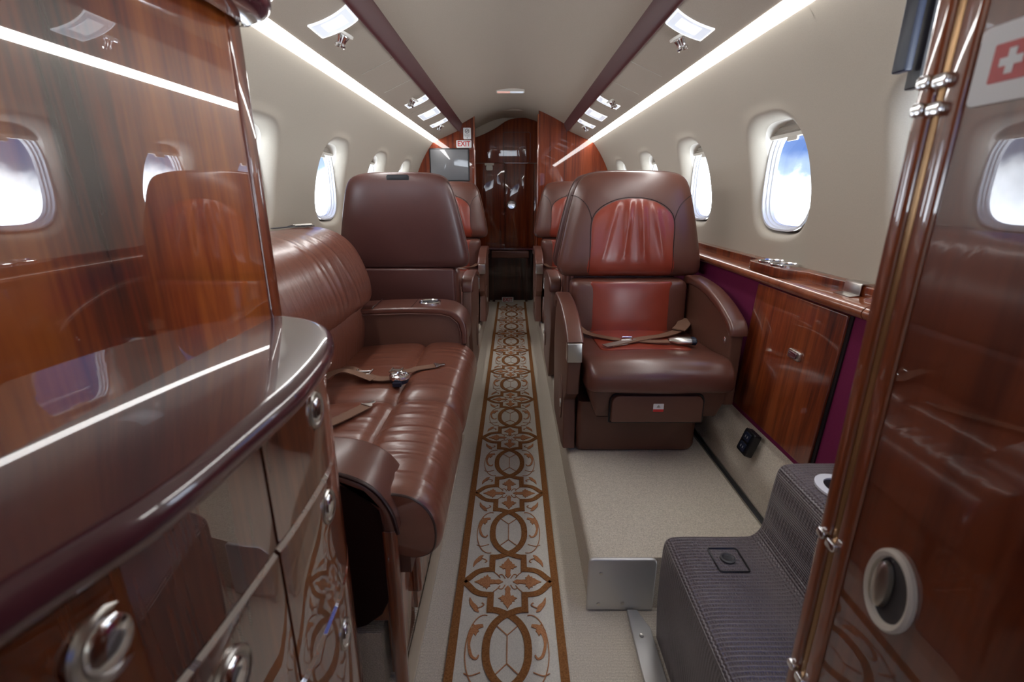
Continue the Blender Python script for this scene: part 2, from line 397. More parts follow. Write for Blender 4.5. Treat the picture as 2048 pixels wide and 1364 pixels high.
# window units
def window_unit(side, yc, n, closed=False):
    r0 = empty(f'window_{n}'); r0['kind'] = 'structure'
    r0['label'] = f"{'right' if side > 0 else 'left'} side cabin window number {n}"
    base = [wallX(WZ+sup(a, .188, .205)[1]) for a in ANG]
    m = MB()
    def ring(k, d): return [(side*(b+d), yc+sup(a, .188*k, .205*k)[0], WZ+sup(a, .188*k, .205*k)[1]) for a, b in zip(ANG, base)]
    def flat(k, X): return [(side*X, yc+sup(a, .188*k, .205*k)[0], WZ+sup(a, .188*k, .205*k)[1]) for a in ANG]
    X0 = .895
    m.loft([ring(.835, .058), ring(.83, .062), flat(.825, X0+.005)]); m.build('window_surround', 'window_cream', r0, 50)
    m = MB(); m.loft([flat(.83, X0), flat(.80, X0), flat(.80, X0+.012), flat(.775, X0+.012), flat(.775, X0+.022), flat(.75, X0+.022), flat(.74, X0+.032)])
    m.build('window_seal', 'seal_white', r0, 30)
    m = MB(); f = flat(.76, X0+.030); m.v += f; m.quad(*range(len(f))); m.build('window_pane', 'glass', r0)
    # pleated shade stowed at the top
    m = MB(); zt = WZ+.205*.83; depth = .035 if not closed else .34; nn = 5 if not closed else 22
    pts = []
    for i in range(nn+1):
        z = zt-depth*i/nn; pts.append((X0-.004+(.004 if i % 2 else -.004), z))
    def hw(z):
        q = min(1, abs((z-WZ)/(.205*.83))); return .188*.82*max(.05, (1-q**3.2))**(1/3.2)
    rows = [[(side*x, yc-hw(z), z), (side*x, yc+hw(z), z)] for x, z in pts]; m.loft(rows, False); m.build('window_shade', 'shade_cloth' if closed else 'shade_metal', r0, 10)
    if not closed:
        m = MB(); z = zt-depth-.006; w = hw(z); m.prism(rrect(-w, z-.006, w, z+.006, .003, 2), lambda a, b, d: (side*d, yc+a, b), X0-.012, X0+.004)
        m.prism(rrect(-.03, z-.018, .03, z-.006, .005, 2), lambda a, b, d: (side*d, yc+a, b), X0-.010, X0-.004); m.build('shade_rail', 'window_cream', r0)
for i, y in enumerate(WY): window_unit(1, y, i+1, i == 0)
for i, y in enumerate(WY): window_unit(-1, y, i+6)

# ---- ceiling
cx = smooth_line([(-.425, 1.63), (-.317, 1.685), (-.17, 1.742), (0, 1.768), (.17, 1.742), (.317, 1.685), (.425, 1.63)], 6)
m = MB(); m.loft([[(x, y, z) for x, z in cx] for y in (FWD, REAR+.06)], False); S(m.build('ceiling', 'headliner', sharp=60), 'cream arched centre ceiling')
def binP(x): return 1.50+(.635-abs(x))*.43
for sd, y0, nm, lb in ((-1, .755, 'ceiling.001', 'left'), (1, .50, 'ceiling.002', 'right')):
    m = MB(); xs = smooth_line([(.628, 1.515), (.635, 1.503), (.60, 1.515), (.53, 1.545), (.465, 1.573), (.452, 1.585), (.44, 1.64)], 4)
    m.loft([[(sd*x, y, z) for x, z in xs] for y in (y0, BULK)], False); S(m.build(nm, 'headliner', sharp=60), f'cream service panel band under the {lb} ceiling edge')
    # seams of access doors
    m = MB()
    for yy in ((2.10, 2.45) if sd < 0 else (2.14, 2.50)) + (3.05,) + ((1.15,) if sd > 0 else (1.30,)):
        pts = [(sd*x, yy, binP(x)-.0008) for x in (.595, .55, .50, .465)]; m.tube(pts, .0011, 5)
    m.build('panel_seam', 'shade_metal', bpy.data.objects[nm])
    # burgundy trim rail
    m = MB(); m.prism(smooth_line([(.462, 1.572), (.452, 1.570), (.436, 1.60), (.424, 1.632), (.432, 1.64), (.452, 1.61)], 3, True), lambda a, b, d: (sd*a, d, b), y0, BULK)
    S(m.build('trim_3' if sd < 0 else 'trim_4', 'bin_trim', sharp=60), f'burgundy trim rail along the {lb} ceiling edge')
    # light strip: a thing
    m = MB(); m.prism([(.674, 1.483), (.634, 1.502), (.640, 1.512), (.682, 1.493)], lambda a, b, d: (sd*a, d, b), y0, BULK-.004)
    ls = m.build('light_strip', 'strip_light'); tag(ls, f'long white light strip along the top of the {lb} side wall', 'light strip', 'side wall light strips')
    # outer closure above the strip (keeps daylight out)
    m = MB(); oc = [(sd*x, z) for x, z in ((.670, 1.489), (.71, 1.50), (.62, 1.60), (.48, 1.70), (.40, 1.70))]
    m.loft([[(x, y, z) for x, z in oc] for y in (FWD, BULK)], False); S(m.build('ceiling.003', 'headliner'), f'outer ceiling skin above the {lb} light strip')
# ---- forward closure with windscreen opening (behind the camera)
m = MB(); m.box((-.95, FWD-.03, 0), (.95, FWD, 1.0)); m.box((-.95, FWD-.03, 1.45), (.95, FWD, 1.9))
m.box((-.95, FWD-.03, 1.0), (-.62, FWD, 1.45)); m.box((.62, FWD-.03, 1.0), (.95, FWD, 1.45)); S(m.build('wall_forward', 'wall_lining'), 'forward wall with windscreen opening')

# ---- aft partitions
def hull_outline(x_in, sgn):
    """partition from its inner edge to the hull; outline in x,z"""
    top = []
    for i in range(12):
        x = x_in+(.425-x_in)*i/11
        top.append((x, min(1.768, 1.768-.138*(x/.425)**1.75)+.004))
    o = top + [(.455, 1.59), (.56, 1.545), (.635, 1.505), (.68, 1.49), (.75, 1.40), (.80, 1.32), (.85, 1.20), (.885, 1.0), (.885, .0), (x_in, .0)]
    return [(sgn*x, z) for x, z in o]
m = MB(); m.prism(hull_outline(.330, -1), lambda a, b, d: (a, d, b), BULK, BULK+.05); pl = S(m.build('wall_aft_left', 'wood_aft', sharp=30), 'glossy mahogany aft partition left of the doorway')
m = MB(); m.prism(hull_outline(.213, 1), lambda a, b, d: (a, d, b), BULK, BULK+.05); S(m.build('wall_aft_right', 'wood_aft', sharp=30), 'glossy mahogany aft partition right of the doorway')
m = MB()
for x in (-.328, .211): m.prism(rrect(x-.007, BULK-.012, x+.007, BULK+.055, .006, 3), lambda a, b, d: (a, b, d), .0, 1.70)
S(m.build('trim_5', 'wood'), 'rounded mahogany posts at the aft doorway edges')
# rear wall: cream cove and wood face with arched top
m = MB(); m.box((-.9, REAR+.03, 0), (.9, REAR+.06, 1.85)); m.box((-.46, BULK+.05, 0), (-.425, REAR+.04, 1.8)); m.box((.30, BULK+.05, 0), (.42, REAR+.04, 1.8)); m.box((-.9, REAR-.4, 1.76), (.9, REAR+.06, 1.85)); S(m.build('wall_rear', 'headliner'), 'cream cove above the rear cabinet')
rc = empty('rear_cabinet', (-.07, REAR, 0), 0, 'tall glossy mahogany cabinet wall closing the aft end of the cabin', 'cabinet')
top = smooth_line([(-.44, 1.56), (-.30, 1.605), (-.17, 1.665), (-.05, 1.735), (.06, 1.755), (.15, 1.752), (.22, 1.74), (.30, 1.72)], 5)
m = MB(); ol = [(-.44, 1.355)] + top + [(.30, 1.355)]
LOCR = (.07, -REAR, 0)
def RC(mb, nm, mt, par=rc, **k): 
    o = mb.build(nm, mt, par, **k); o.location = LOCR; return o
m.prism(ol, lambda a, b, d: (a, d, b), REAR, REAR+.03, .002); RC(m, 'upper_panel', 'wood_aft')
m = MB(); m.prism(rrect(-.44, .545, -.083, 1.350, .004, 2), lambda a, b, d: (a, d, b), REAR, REAR+.03, .002); RC(m, 'left_panel', 'wood_aft')
m = MB(); m.prism(rrect(-.079, .545, .205, 1.350, .004, 2), lambda a, b, d: (a, d, b), REAR-.004, REAR+.03, .003); dr = RC(m, 'door', 'wood_aft')
m = MB(); m.prism(rrect(.209, .0, .30, 1.350, .004, 2), lambda a, b, d: (a, d, b), REAR, REAR+.03, .002); RC(m, 'side_post', 'wood_aft')
m = MB(); m.tube([(x, REAR-.006, z) for x, z in rrect(-.09, 1.353, .165, 1.63, .02)[::1]], .0016, 5, True); RC(m, 'upper_door_seam', 'wood_dark')
m = MB(); cyl = lambda r, y: [(-.015+r*math.cos(2*math.pi*i/28), y, .962+r*math.sin(2*math.pi*i/28)) for i in range(28)]
m.loft([cyl(.047, REAR-.004), cyl(.047, REAR-.010), cyl(.042, REAR-.014), cyl(.036, REAR-.009), cyl(.005, REAR-.007)], True, False, True)
m.box((-.046, REAR-.02, .955), (.016, REAR-.008, .969)); h = m.build('door_handle', 'chrome', dr); h['label'] = 'round chrome flush door handle'
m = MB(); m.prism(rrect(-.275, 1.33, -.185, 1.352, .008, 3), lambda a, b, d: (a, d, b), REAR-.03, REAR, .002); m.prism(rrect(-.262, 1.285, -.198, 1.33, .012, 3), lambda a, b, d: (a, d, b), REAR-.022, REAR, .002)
RC(m, 'pale_reflection', 'window_cream')  # pale raised shape standing in for a bright reflection on the glossy wood
m = MB(); m.prism(rrect(-.44, REAR-.12, .29, REAR+.02, .012, 3), lambda a, b, d: (a, b, d), .530, .546, .004); RC(m, 'counter', 'lacquer')
m = MB(); m.box((-.44, REAR-.02, 0), (.20, REAR+.02, .53)); m.box((-.42, REAR-.10, .0), (-.24, REAR-.02, .44)); RC(m, 'lower_front', 'wood_dark')
bn = empty('bench_seat', (-.03, REAR-.09, 0), 0, 'low brown leather bench cushion at the end of the aisle below the aft cabinet', 'bench')
m = MB(); m.prism(rrect(-.185, .452, .19, .525, .012, 4), lambda a, b, d: (a, d, b), -.05, .055, .01); m.build('cushion', 'leather', bn)
m = MB(); m.box((-.18, -.02, .44), (.18, .055, .455)); m.box((-.18, -.02, .001), (-.155, .055, .44)); m.box((.155, -.02, .001), (.18, .055, .44)); m.build('bench_frame', 'wood_dark', bn)

# ================================================================= SIGNS, SCREEN
def sign(nm, x0, z0, x1, z1, y, label, cat, r=.006):
    o = empty(nm, ((x0+x1)/2, y, (z0+z1)/2), 0, label, cat); w, h = (x1-x0)/2, (z1-z0)/2
    m = MB(); m.prism(rrect(-w, -h, w, h, r, 3), lambda a, b, d: (a, d, b), -.006, 0, .001); m.build('plate', 'white', o); return o
s1 = sign('exit_sign', -.479, 1.440, -.352, 1.499, BULK-.001, 'white EXIT sign with red letters above the monitor on the aft partition', 'sign')
text('EXIT', .058, 'red', 'lettering', s1, (0, -.0065, 0), (math.pi/2, 0, 0), .0012, .92)
s2 = sign('no_smoking_sign', -.418, 1.507, -.354, 1.596, BULK-.001, 'small white no smoking placard just above the EXIT sign on the aft partition', 'sign')
m = MB(); rr = circ(0, .018, .016, 26); m.tube([(a, -.0065, b) for a, b in rr], .0018, 6, True); m.tube([(-.011, -.0065, .007), (.011, -.0065, .029)], .0016, 6); m.tube([(-.010, -.0063, .018), (.010, -.0063, .018)], .0016, 6); m.build('no_smoking_symbol', 'black', s2)
text('NO SMOKING', .0085, 'dark_grey', 'lettering', s2, (0, -.0065, -.012), (math.pi/2, 0, 0)); text('IN CABIN', .0085, 'dark_grey', 'lettering', s2, (0, -.0065, -.021), (math.pi/2, 0, 0))
m = MB(); m.prism(circ(0, -.034, .0035, 12), lambda a, b, d: (a, d, b), -.0075, -.006); m.build('button', 'black', s2)
s3 = sign('exit_sign', -.113, .004, .005, .058, 4.80, 'EXIT sign standing low at the far end of the carpet runner', 'sign')
text('EXIT', .052, 'red', 'lettering', s3, (0, -.0065, 0), (math.pi/2, 0, 0), .0012, .92)
mo = empty('monitor', (-.545, BULK, 1.30), 0, 'flat grey screen monitor mounted on the left aft partition', 'monitor')
m = MB(); m.prism(rrect(-.165, -.13, .172, .135, .008, 3), lambda a, b, d: (a, d, b), -.022, -.001, .003); m.build('bezel', 'black', mo)
m = MB(); m.prism(rrect(-.155, -.12, .162, .125, .003, 2), lambda a, b, d: (a, d, b), -.024, -.021, .0005); m.build('screen', 'screen', mo)
m = MB(); m.prism(rrect(-.06, -.02, .06, .02, .006, 3), lambda a, b, d: (a, d, b), -.010, .012, .002)
cl = empty('ceiling_light', (-.02, 3.72, 1.762), 0, 'small rectangular light bar on the ceiling centre near the aft doorway', 'light')
m = MB(); m.prism(rrect(-.10, -.035, .10, .035, .006, 3), XY, -.012, .006, .002); m.build('housing', 'window_cream', cl)
m = MB(); m.prism(rrect(-.0, -.026, .092, .026, .004, 3), XY, -.014, -.011, .0005); m.build('lens', 'lamp_lens', cl)
m = MB(); m.prism(rrect(-.092, -.026, -.002, .026, .004, 3), XY, -.014, -.011, .0005); rl = m.build('sign_lens', 'red_lens', cl); rl['label'] = 'dim red lit half'

# ================================================================= CEILING LAMPS AND AIR NOZZLES
def reading_lamp(sd, y, wy, label):
    sl = math.atan(.43)
    o = empty('reading_light', (sd*.523, y, binP(.523)), 0, label, 'light', 'reading lights under the ceiling edge')
    m = MB()
    def P_(u, v, w):    # u along y, v along the slope (outward), w down
        x = v*math.cos(sl)*1; z = -v*math.sin(sl); return (sd*(x), u, z-w)
    def arc(v): return -.016*(1-(v/.062)**2)
    def ring(k, w): 
        r = []
        for i in range(12): v = -.062*k+.124*k*i/11; r.append(P_(-wy*k/2*(1+.5*(-v)) - arc(v), v, w))
        for i in range(12): v = .062*k-.124*k*i/11; r.append(P_(wy*k/2*(1+.5*(-v)) - arc(v), v, w))
        return r
    m.loft([ring(1.0, -.004), ring(1.0, .004), ring(.95, .006), ring(.90, .003)]); m.build('lamp_frame', 'lamp_rim', o, 40)
    m = MB(); m.loft([ring(.93, .0045), ring(.6, .0025), ring(.2, .002)], True, False, True); m.build('lens', 'lamp_lens', o, 60)
    m = MB(); m.loft([ring(.55, .0028), ring(.2, .0024)], True, True, True)
    b = m.build('bulb', 'lamp_core', o, 60)
    return o
def nozzle(sd, x, y, label):
    o = empty('air_nozzle', (sd*x, y, binP(x)), 0, label, 'air vent', 'chrome air nozzles beside the reading lights')
    o.rotation_euler = (0, sd*-math.atan(.43), 0)
    m = MB(); n = 24
    def c(r, z): return [(r*math.cos(2*math.pi*i/n), r*math.sin(2*math.pi*i/n), z) for i in range(n)]
    m.loft([c(.030, .002), c(.030, -.004), c(.022, -.006), c(.018, .0)], True, False, True); m.build('base_ring', 'window_cream', o)
    m = MB()
    def c2(r, z, tx=.0): return [((r*(1+.10*math.cos(i*math.pi)))*math.cos(2*math.pi*i/n)+tx*z*-1, (r*(1+.10*math.cos(i*math.pi)))*math.sin(2*math.pi*i/n), z) for i in range(n)]
    m.loft([c(.016, .002), c2(.017, -.010), c2(.013, -.020), c2(.012, -.030), c2(.016, -.036), c(.014, -.042), c(.007, -.038)], True, False, True); m.build('nozzle_body', 'chrome', o, 25)
where = [('nearest reading light on the {} side', 1.60, 1.63, .11), ('second reading light on the {} side, beside a chrome nozzle', 2.86, 2.89, .10),
         ('third reading light on the {} side, the wide one without a nozzle', 3.27, 3.31, .19), ('farthest reading light on the {} side, next to the aft partition', 3.67, 3.71, .11)]
for lb, yl, yr, wy in where:
    reading_lamp(-1, yl, wy, lb.format('left')); reading_lamp(1, yr, wy, lb.format('right'))
for sd, ys in ((-1, (1.70, 2.775, 3.765)), (1, (1.735, 2.815, 3.81))):
    s_ = 'left' if sd < 0 else 'right'
    for y, lb in zip(ys, ('chrome air nozzle just behind the nearest reading light, {} side', 'chrome air nozzle ahead of the second reading light, {} side', 'small far chrome air nozzle behind the last reading light, {} side')):
        nozzle(sd, .527, y, lb.format(s_))

# ================================================================= CARPET RUNNER
def runner():
    m = MB(); X0 = -.014; Y0, Y1 = .30, 4.80
    m.prism([(X0-.145, Y0), (X0+.145, Y0), (X0+.145, Y1), (X0-.145, Y1)], XY, .0, .006)
    m.cur = 1
    for sd in (-1, 1): m.prism([(X0+sd*.145, Y0), (X0+sd*.124, Y0), (X0+sd*.124, Y1), (X0+sd*.145, Y1)], XY, .005, .0085)
    def rib(pts, w, z=.0075): m.ribbon([(X0+a, b, z) for a, b in pts], w, .0014)
    PCH = .4232
    def leaf(c, s, sx, sy):
        """small acanthus sprig as a tapering curl"""
    for k in range(-2, 9):
        yc = 1.103+PCH*k
        def inr(pts): return all(Y0 < yc+b < Y1 for a, b in pts)
        for sy in (-1, 1):
            for sx in (-1, 1):
                q = smooth_line([(.126, 0), (.112, .013), (.094, .033), (.076, .043), (.056, .046)], 5)
                q = [(a*sx, b*sy) for a, b in q]
                if inr(q): m.cur = 1; rib([(a, yc+b) for a, b in q], .0175)
                q = [(a*sx, b*sy) for a, b in [(.053, .039), (.047, .046), (.047, .100)]]
                if inr(q): rib([(.047*sx, yc+b*sy) for b in (.0385, .106)], .0175, .0079); rib([(a, yc+b) for a, b in [(.060*sx, .046*sy), (.0388*sx, .046*sy)]], .0175, .0077)
                q = smooth_line([(.0545, .095), (.030, .0985), (.012, .106), (-.014, .120), (-.036, .145), (-.049, .178), (-.052, .2116)], 5)
                q = [(a*sx, b*sy) for a, b in q]
                if inr(q): rib([(a, yc+b) for a, b in q], .0185, .0075+(.0006 if sx > 0 else 0))
                # corner sprigs
                m.cur = 2
                q = smooth_line([(.104, .056), (.098, .075), (.088, .088), (.083, .098), (.076, .104)], 4); q = [(a*sx, b*sy) for a, b in q]
                if inr(q): rib([(a, yc+b) for a, b in q], [.001+.013*math.sin(math.pi*i/(len(q)-1)) for i in range(len(q))])
                q = smooth_line([(.084, .092), (.072, .088), (.064, .080), (.070, .074)], 4); q = [(a*sx, b*sy) for a, b in q]
                if inr(q): rib([(a, yc+b) for a, b in q], .003)
        # cross of fleurs
        if Y0 < yc-.12 and yc+.12 < Y1:
            m.cur = 2
            fu = [(.026, .0085), (.034, .0065), (.052, .0085), (.050, .016), (.055, .018), (.060, .027), (.065, .018), (.070, .020), (.071, .013), (.078, .012), (.082, .007)]
            fl = [(.014, 0)]+fu+[(.096, 0)]+[(a, -b) for a, b in fu[::-1]]
            for r in range(4):
                c, s = [(1, 0), (0, 1), (-1, 0), (0, -1)][r]; f = 1.0 if r % 2 == 0 else .97
                m.prism([(X0+(a*c-b*s)*f, yc+(a*s+b*c)*f) for a, b in fl], XY, .005, .0086)
            for sx in (-1, 1):
                for sy in (-1, 1):
                    q = smooth_line([(.008, .012), (.016, .026), (.026, .024), (.022, .014), (.030, .026), (.040, .036)], 4); rib([(a*sx, yc+b*sy) for a, b in q], .0022)
        # vesica interior lines and scrolls around the loop at half pitch
        ym = yc+PCH/2
        if Y0 < ym-.12 and ym+.12 < Y1:
            m.cur = 2
            rib([(0, ym-.038), (0, ym+.038)], .0024)
            for sx in (-1, 1):
                for sy in (-1, 1):
                    q = smooth_line([(0, .038), (.014, .052), (.026, .064)], 3); rib([(a*sx, ym+b*sy) for a, b in q], .0024)
                q = [(sx*(.060+.042*math.cos(t)), ym+.098*math.sin(t)) for t in [math.radians(-100+200*i/24) for i in range(25)]]; rib(q, .0024)
                q = smooth_line([(.062, -.060), (.085, -.068), (.100, -.062)], 4); rib([(a*sx, ym+b) for a, b in q], .0022)
                q = smooth_line([(.062, .066), (.080, .060), (.092, .040), (.094, .010), (.086, -.018), (.074, -.026), (.068, -.016)], 5); L = len(q)
                rib([(a*sx, ym+b) for a, b in q], [.0025+.013*max(0, 1-abs(i/(L-1)-.18)*3.2)+.005*max(0, 1-abs(i/(L-1)-.6)*2.2) for i in range(L)])
                q = [(.072, .050), (.078, .062), (.090, .074), (.088, .060), (.098, .052), (.086, .046), (.080, .036), (.076, .046)]
                m.prism([(X0+a*sx, ym+b) for a, b in q], XY, .005, .0087)
    o = m.build('carpet_runner', ['runner_field', 'runner_brown', 'runner_rust'], sharp=30)
    tag(o, 'long pale carpet runner with brown interlaced crosses and scrolls along the aisle', 'carpet')
runner()

# ================================================================= CHAIRS
def chair(mx, name='club_chair'):
    """local frame: sitter looks toward -y; the aisle arm is at -x when mx = 1"""
    r = empty(name, (0, 0, 0))
    def fx(fn): return lambda a, b, d: (lambda p: (p[0]*mx, p[1], p[2]))(fn(a, b, d))
    # base pedestal
    m = MB(); bo = rrect(-.245, -.17, .195, .20, (.02, .05, .02, .02), 5)
    rings = []
    for z, k in ((0, .02), (.008, .006), (.02, 0), (.10, .0), (.20, .004)): rings.append([(a*mx, b, z) for a, b in inset(bo, k)])
    m.loft(rings, True, True, True); m.build('base', 'leather_shell', r)
    # seat frame
    m = MB(); rings = []
    for z, i in ((.185, .035), (.19, .028), (.24, .010), (.29, 0)): rings.append([(a*mx, b, z) for a, b in inset(rrect(-.225, -.285, .235, .20, .03, 4), i)])
    m.loft(rings, True, True, True); fr = m.build('seat_frame', 'leather_shell', r)
    m = MB(); m.prism(rrect(-.152, .185, .145, .278, (.004, .004, .025, .025), 4), fx(XZ), .280, .296, .003); d = m.build('drawer', 'leather_shell', r)
    m = MB(); m.tube([(a*mx, -.282, b) for a, b in rrect(-.157, .180, .150, .283, (.004, .004, .028, .028), 4)], .0035, 6, True); m.build('drawer_gap', 'black', d)
    m = MB(); m.prism(rrect(-.018, .224, .016, .252, .002, 2), fx(XZ), .295, .2975); m.cur = 1; m.prism(rrect(-.018, .224, .016, .233, .001, 2), fx(XZ), .2973, .2982)
    m.cur = 2; m.prism([(-.008, .239), (.006, .239), (-.001, .249)], fx(XZ), .2973, .2980); pl = m.build('placard', ['white', 'red', 'nickel'], d); pl['label'] = 'small white and red instruction sticker'
    # seat cushion
    m = MB(); so = smooth_line([(.20, .355), (.08, .358), (-.10, .368), (-.20, .382), (-.262, .378), (-.298, .350), (-.306, .315), (-.292, .290), (-.22, .282), (.0, .28), (.20, .28)], 4, True)
    def sf(a, b, d):
        x = d; crown = .014*(1-(x/.25)**2) if b > .33 else 0
        return ((x+.006)*mx, a-(.012*(1-(x/.25)**2) if a < -.2 else 0), b+crown)
    m.pillow(so, sf, .242, .242, 13, 20, (-.06, .325)); m.build('seat_cushion', 'leather', r, 60)
    def seat_z(x, y):
        pr = [(.20, .355), (.08, .358), (-.10, .368), (-.20, .382), (-.262, .378)]
        for (y0, z0), (y1, z1) in zip(pr, pr[1:]):
            if y <= y0 and y >= y1: zz = z0+(z1-z0)*(y0-y)/(y0-y1); break
        else: zz = .378
        return zz+.014*(1-(x/.25)**2)
    # red seat insert
    m = MB(); io = rrect(-.165, -.135, .160, .185, (.035, .035, .01, .01), 8)
    io2 = []
    for i in range(len(io)):
        a, b = io[i], io[(i+1) % len(io)]; n = max(1, int(math.hypot(a[0]-b[0], a[1]-b[1])/.02))
        io2 += [(a[0]+(b[0]-a[0])*j/n, a[1]+(b[1]-a[1])*j/n) for j in range(n)]
    m.pillow(io2, lambda a, b, d: (a*mx, b, seat_z(a, b)-.003+d), .0065, .004, 6, 12); m.build('seat_insert', 'leather_red', r, 60)
    # lumbar cushion
    TL = lambda z: .07*(z-.36)
    m = MB(); m.pillow(rrect(-.238, .345, .232, .572, .03, 7), lambda a, b, d: (a*mx, .235-d+TL(b), b), .075, .05, 7, 14); m.build('lumbar_cushion', 'leather', r, 60)
    m = MB(); io = rrect(-.166, .352, .166, .568, .012, 5); io2 = []
    for i in range(len(io)):
        a, b = io[i], io[(i+1) % len(io)]; n = max(1, int(math.hypot(a[0]-b[0], a[1]-b[1])/.02)); io2 += [(a[0]+(b[0]-a[0])*j/n, a[1]+(b[1]-a[1])*j/n) for j in range(n)]
    m.pillow(io2, lambda a, b, d: (a*mx, .160-d+TL(b)+.012*(a/.166)**4, b), .010, .006, 5, 14, None); m.build('lumbar_insert', 'leather_red', r, 60)
    # main back: outline
    half = [(0, .990), (.08, .990), (.155, .984), (.200, .968), (.225, .930), (.243, .870), (.262, .790), (.280, .700), (.291, .640), (.290, .606), (.272, .584), (.22, .578), (.10, .577), (0, .577)]
    hs = smooth_line(half, 5); ol = [(a+.004, b) for a, b in hs] + [(-a+.004, b) for a, b in hs[::-1][1:-1]]
    C = (.004, .76)
    TB = lambda z: .09*(z-.577)
    def kof(x, z):
        # radial ratio by bisection of the polar outline
        dx, dz = x-C[0], z-C[1]; an = math.atan2(dz, dx); best = None
        for i in range(len(ol)):
            a, b = ol[i], ol[(i+1) % len(ol)]; A1 = math.atan2(a[1]-C[1], a[0]-C[0]); A2 = math.atan2(b[1]-C[1], b[0]-C[0])
            dA = (A2-A1+math.pi) % (2*math.pi)-math.pi; d1 = (an-A1+math.pi) % (2*math.pi)-math.pi
            if dA != 0 and 0 <= d1/dA <= 1:
                ra = math.hypot(a[0]-C[0], a[1]-C[1]); rb = math.hypot(b[0]-C[0], b[1]-C[1]); R = ra+(rb-ra)*d1/dA; return min(1, math.hypot(dx, dz)/R)
        return .9
    DF = .062
    def depth(x, z): k = kof(x, z); return DF*max(0, 1-k**4.2)**(1/2.6)
    m = MB(); nr = 26; rings = []
    for i in range(nr+1):
        k = max(.03, math.sin(math.pi/2*i/nr)**.8); r_ = []
        for a, b in ol:
            x, z = C[0]+(a-C[0])*k, C[1]+(b-C[1])*k; r_.append((x*mx, .262-DF*max(0, 1-k**4.2)**(1/2.6)+TB(z), z))
        rings.append(r_)
    for k, d in ((1.0, .012), (.985, .022)):
        rings.append([((C[0]+(a-C[0])*k)*mx, .262+d+TB(b), C[1]+(b-C[1])*k) for a, b in ol])
    m.loft(rings, True, True, False); m.build('backrest', 'leather', r, 60)
    # rear shell of the back (what one sees from behind)
    m = MB(); m.pillow(ol, lambda a, b, d: (a*mx, .284+d+TB(b), b), .052, .004, 5, 18, C); m.build('back_shell', 'leather_back', r, 60)
    m = MB(); m.prism(rrect(-.05, .955, .045, .981, .008, 3), lambda a, b, d: (a*mx, d+TB(b), b), .31, .3295, .001); bs = m.build('top_slot', 'black', r); bs['label'] = 'dark recess under the top edge of the back'
    # arch insert
    arch = smooth_line([(-.168, .583), (-.166, .70), (-.163, .800), (-.135, .845), (-.075, .878), (0, .888), (.075, .878), (.135, .845), (.163, .800), (.166, .70), (.168, .583), (.0, .580)], 6, True)
    m = MB(); nr = 26; rings = []; c2 = (0, .73)
    for i in range(nr+1):
        k = max(.02, i/nr); r_ = []
        for a, b in arch:
            x, z = c2[0]+(a-c2[0])*k, c2[1]+(b-c2[1])*k; puff = .007*(1-k**8)
            wr = 0
            tz = (z-.60)/.28
            for (xo, sl, w_, am) in ((-.018, -.12, .012, .0085), (.03, .16, .013, .0095), (.08, .42, .012, .006), (-.07, -.40, .013, .0045)):
                cxx = xo*1+sl*(.86-z)*.6; wr += 1.35*am*math.exp(-((x-cxx)/w_)**2)*max(0, min(1, tz*1.6))*max(0, 1-k**6)
            r_.append((x*mx, .262-depth(x, z)+TB(z)-puff-wr+.001, z))
        rings.append(r_)
    m.loft(rings, True, True, True); m.build('back_insert', 'leather_red', r, 75)
    # seams on the back
    m = MB()
    def drape(pts, rad=.0016): m.tube([(x*mx, .262-depth(x, z)+TB(z)-.0006, z) for x, z in smooth_line(pts, 6)], rad, 6)
    for s in (-1, 1): drape([(s*.163+.0, .800), (s*.172, .835), (s*.190, .868), (s*.222, .893), (s*.240, .898)])
    drape([(-.168, .60), (-.166, .70), (-.164, .800), (-.136, .848), (-.075, .881), (0, .891), (.075, .881), (.136, .848), (.164, .800), (.166, .70), (.168, .60)], .0018)
    m.build('back_seam', 'piping', r)
    m = MB(); m.tube([(a*mx, .274+TB(b), b) for a, b in inset(ol, -.001)], .0028, 6, True); m.build('piping', 'stitch', r)
    # lower rear shell
    m = MB(); m.prism(rrect(-.225, .19, .200, .580, .015, 3), lambda a, b, d: (a*mx, d+.04*(b-.36), b), .255, .335, .008); m.build('lower_shell', 'leather_back', r)
    # aisle arm: side panel
    ap = smooth_line([(.22, .500), (.10, .505), (-.02, .498), (-.12, .480), (-.19, .455), (-.236, .430)], 5) + [(-.236, .385), (-.215, .25), (-.185, .235), (-.145, .20), (-.165, .06), (-.175, .02), (-.10, -.0), (.19, -.0), (.22, .02), (.285, .30), (.25, .44)]
    m = MB(); m.prism(ap, fx(YZ), -.294, -.250, .005); m.build('aisle_arm_panel', 'leather_shell', r, 40)
    m = MB(); ptop = smooth_line([(.250, .455), (.243, .495), (.212, .520), (.10, .526), (-.02, .520), (-.12, .502), (-.19, .482), (-.232, .462), (-.250, .447)], 5); pbot = smooth_line([(.218, .455), (.204, .484), (.18, .492), (.10, .498), (-.02, .490), (-.12, .472), (-.18, .452), (-.215, .440), (-.240, .436)], 5)
    m.strap(ptop, pbot, fx(YZ), -.302, -.244, .011); m.build('aisle_arm_pad', 'leather', r, 60)
    m = MB(); m.prism(rrect(-.299, .378, -.250, .443, .003, 2), fx(lambda a, b, d: (a, -d+.0, b)), .215, .256, .003); ash = m.build('metal_end_plate', 'nickel', r); ash['label'] = 'brushed metal plate on the arm front'
    m = MB(); m.prism(circ(-.06, .175, .055, 30, .085), fx(YZ), -.298, -.292, .002); cv = m.build('hinge_cover', 'leather_shell', r)
    m = MB(); m.prism(circ(-.095, .165, .013, 20, .017), fx(YZ), -.302, -.297, .001); m.build('release_knob', 'nickel', cv)
    # wall arm
    wp = smooth_line([(.22, .575), (.10, .572), (-.0, .562), (-.10, .538), (-.17, .512), (-.213, .488), (-.228, .468)], 5)+[(-.228, .455), (-.224, .21), (.24, .21)]
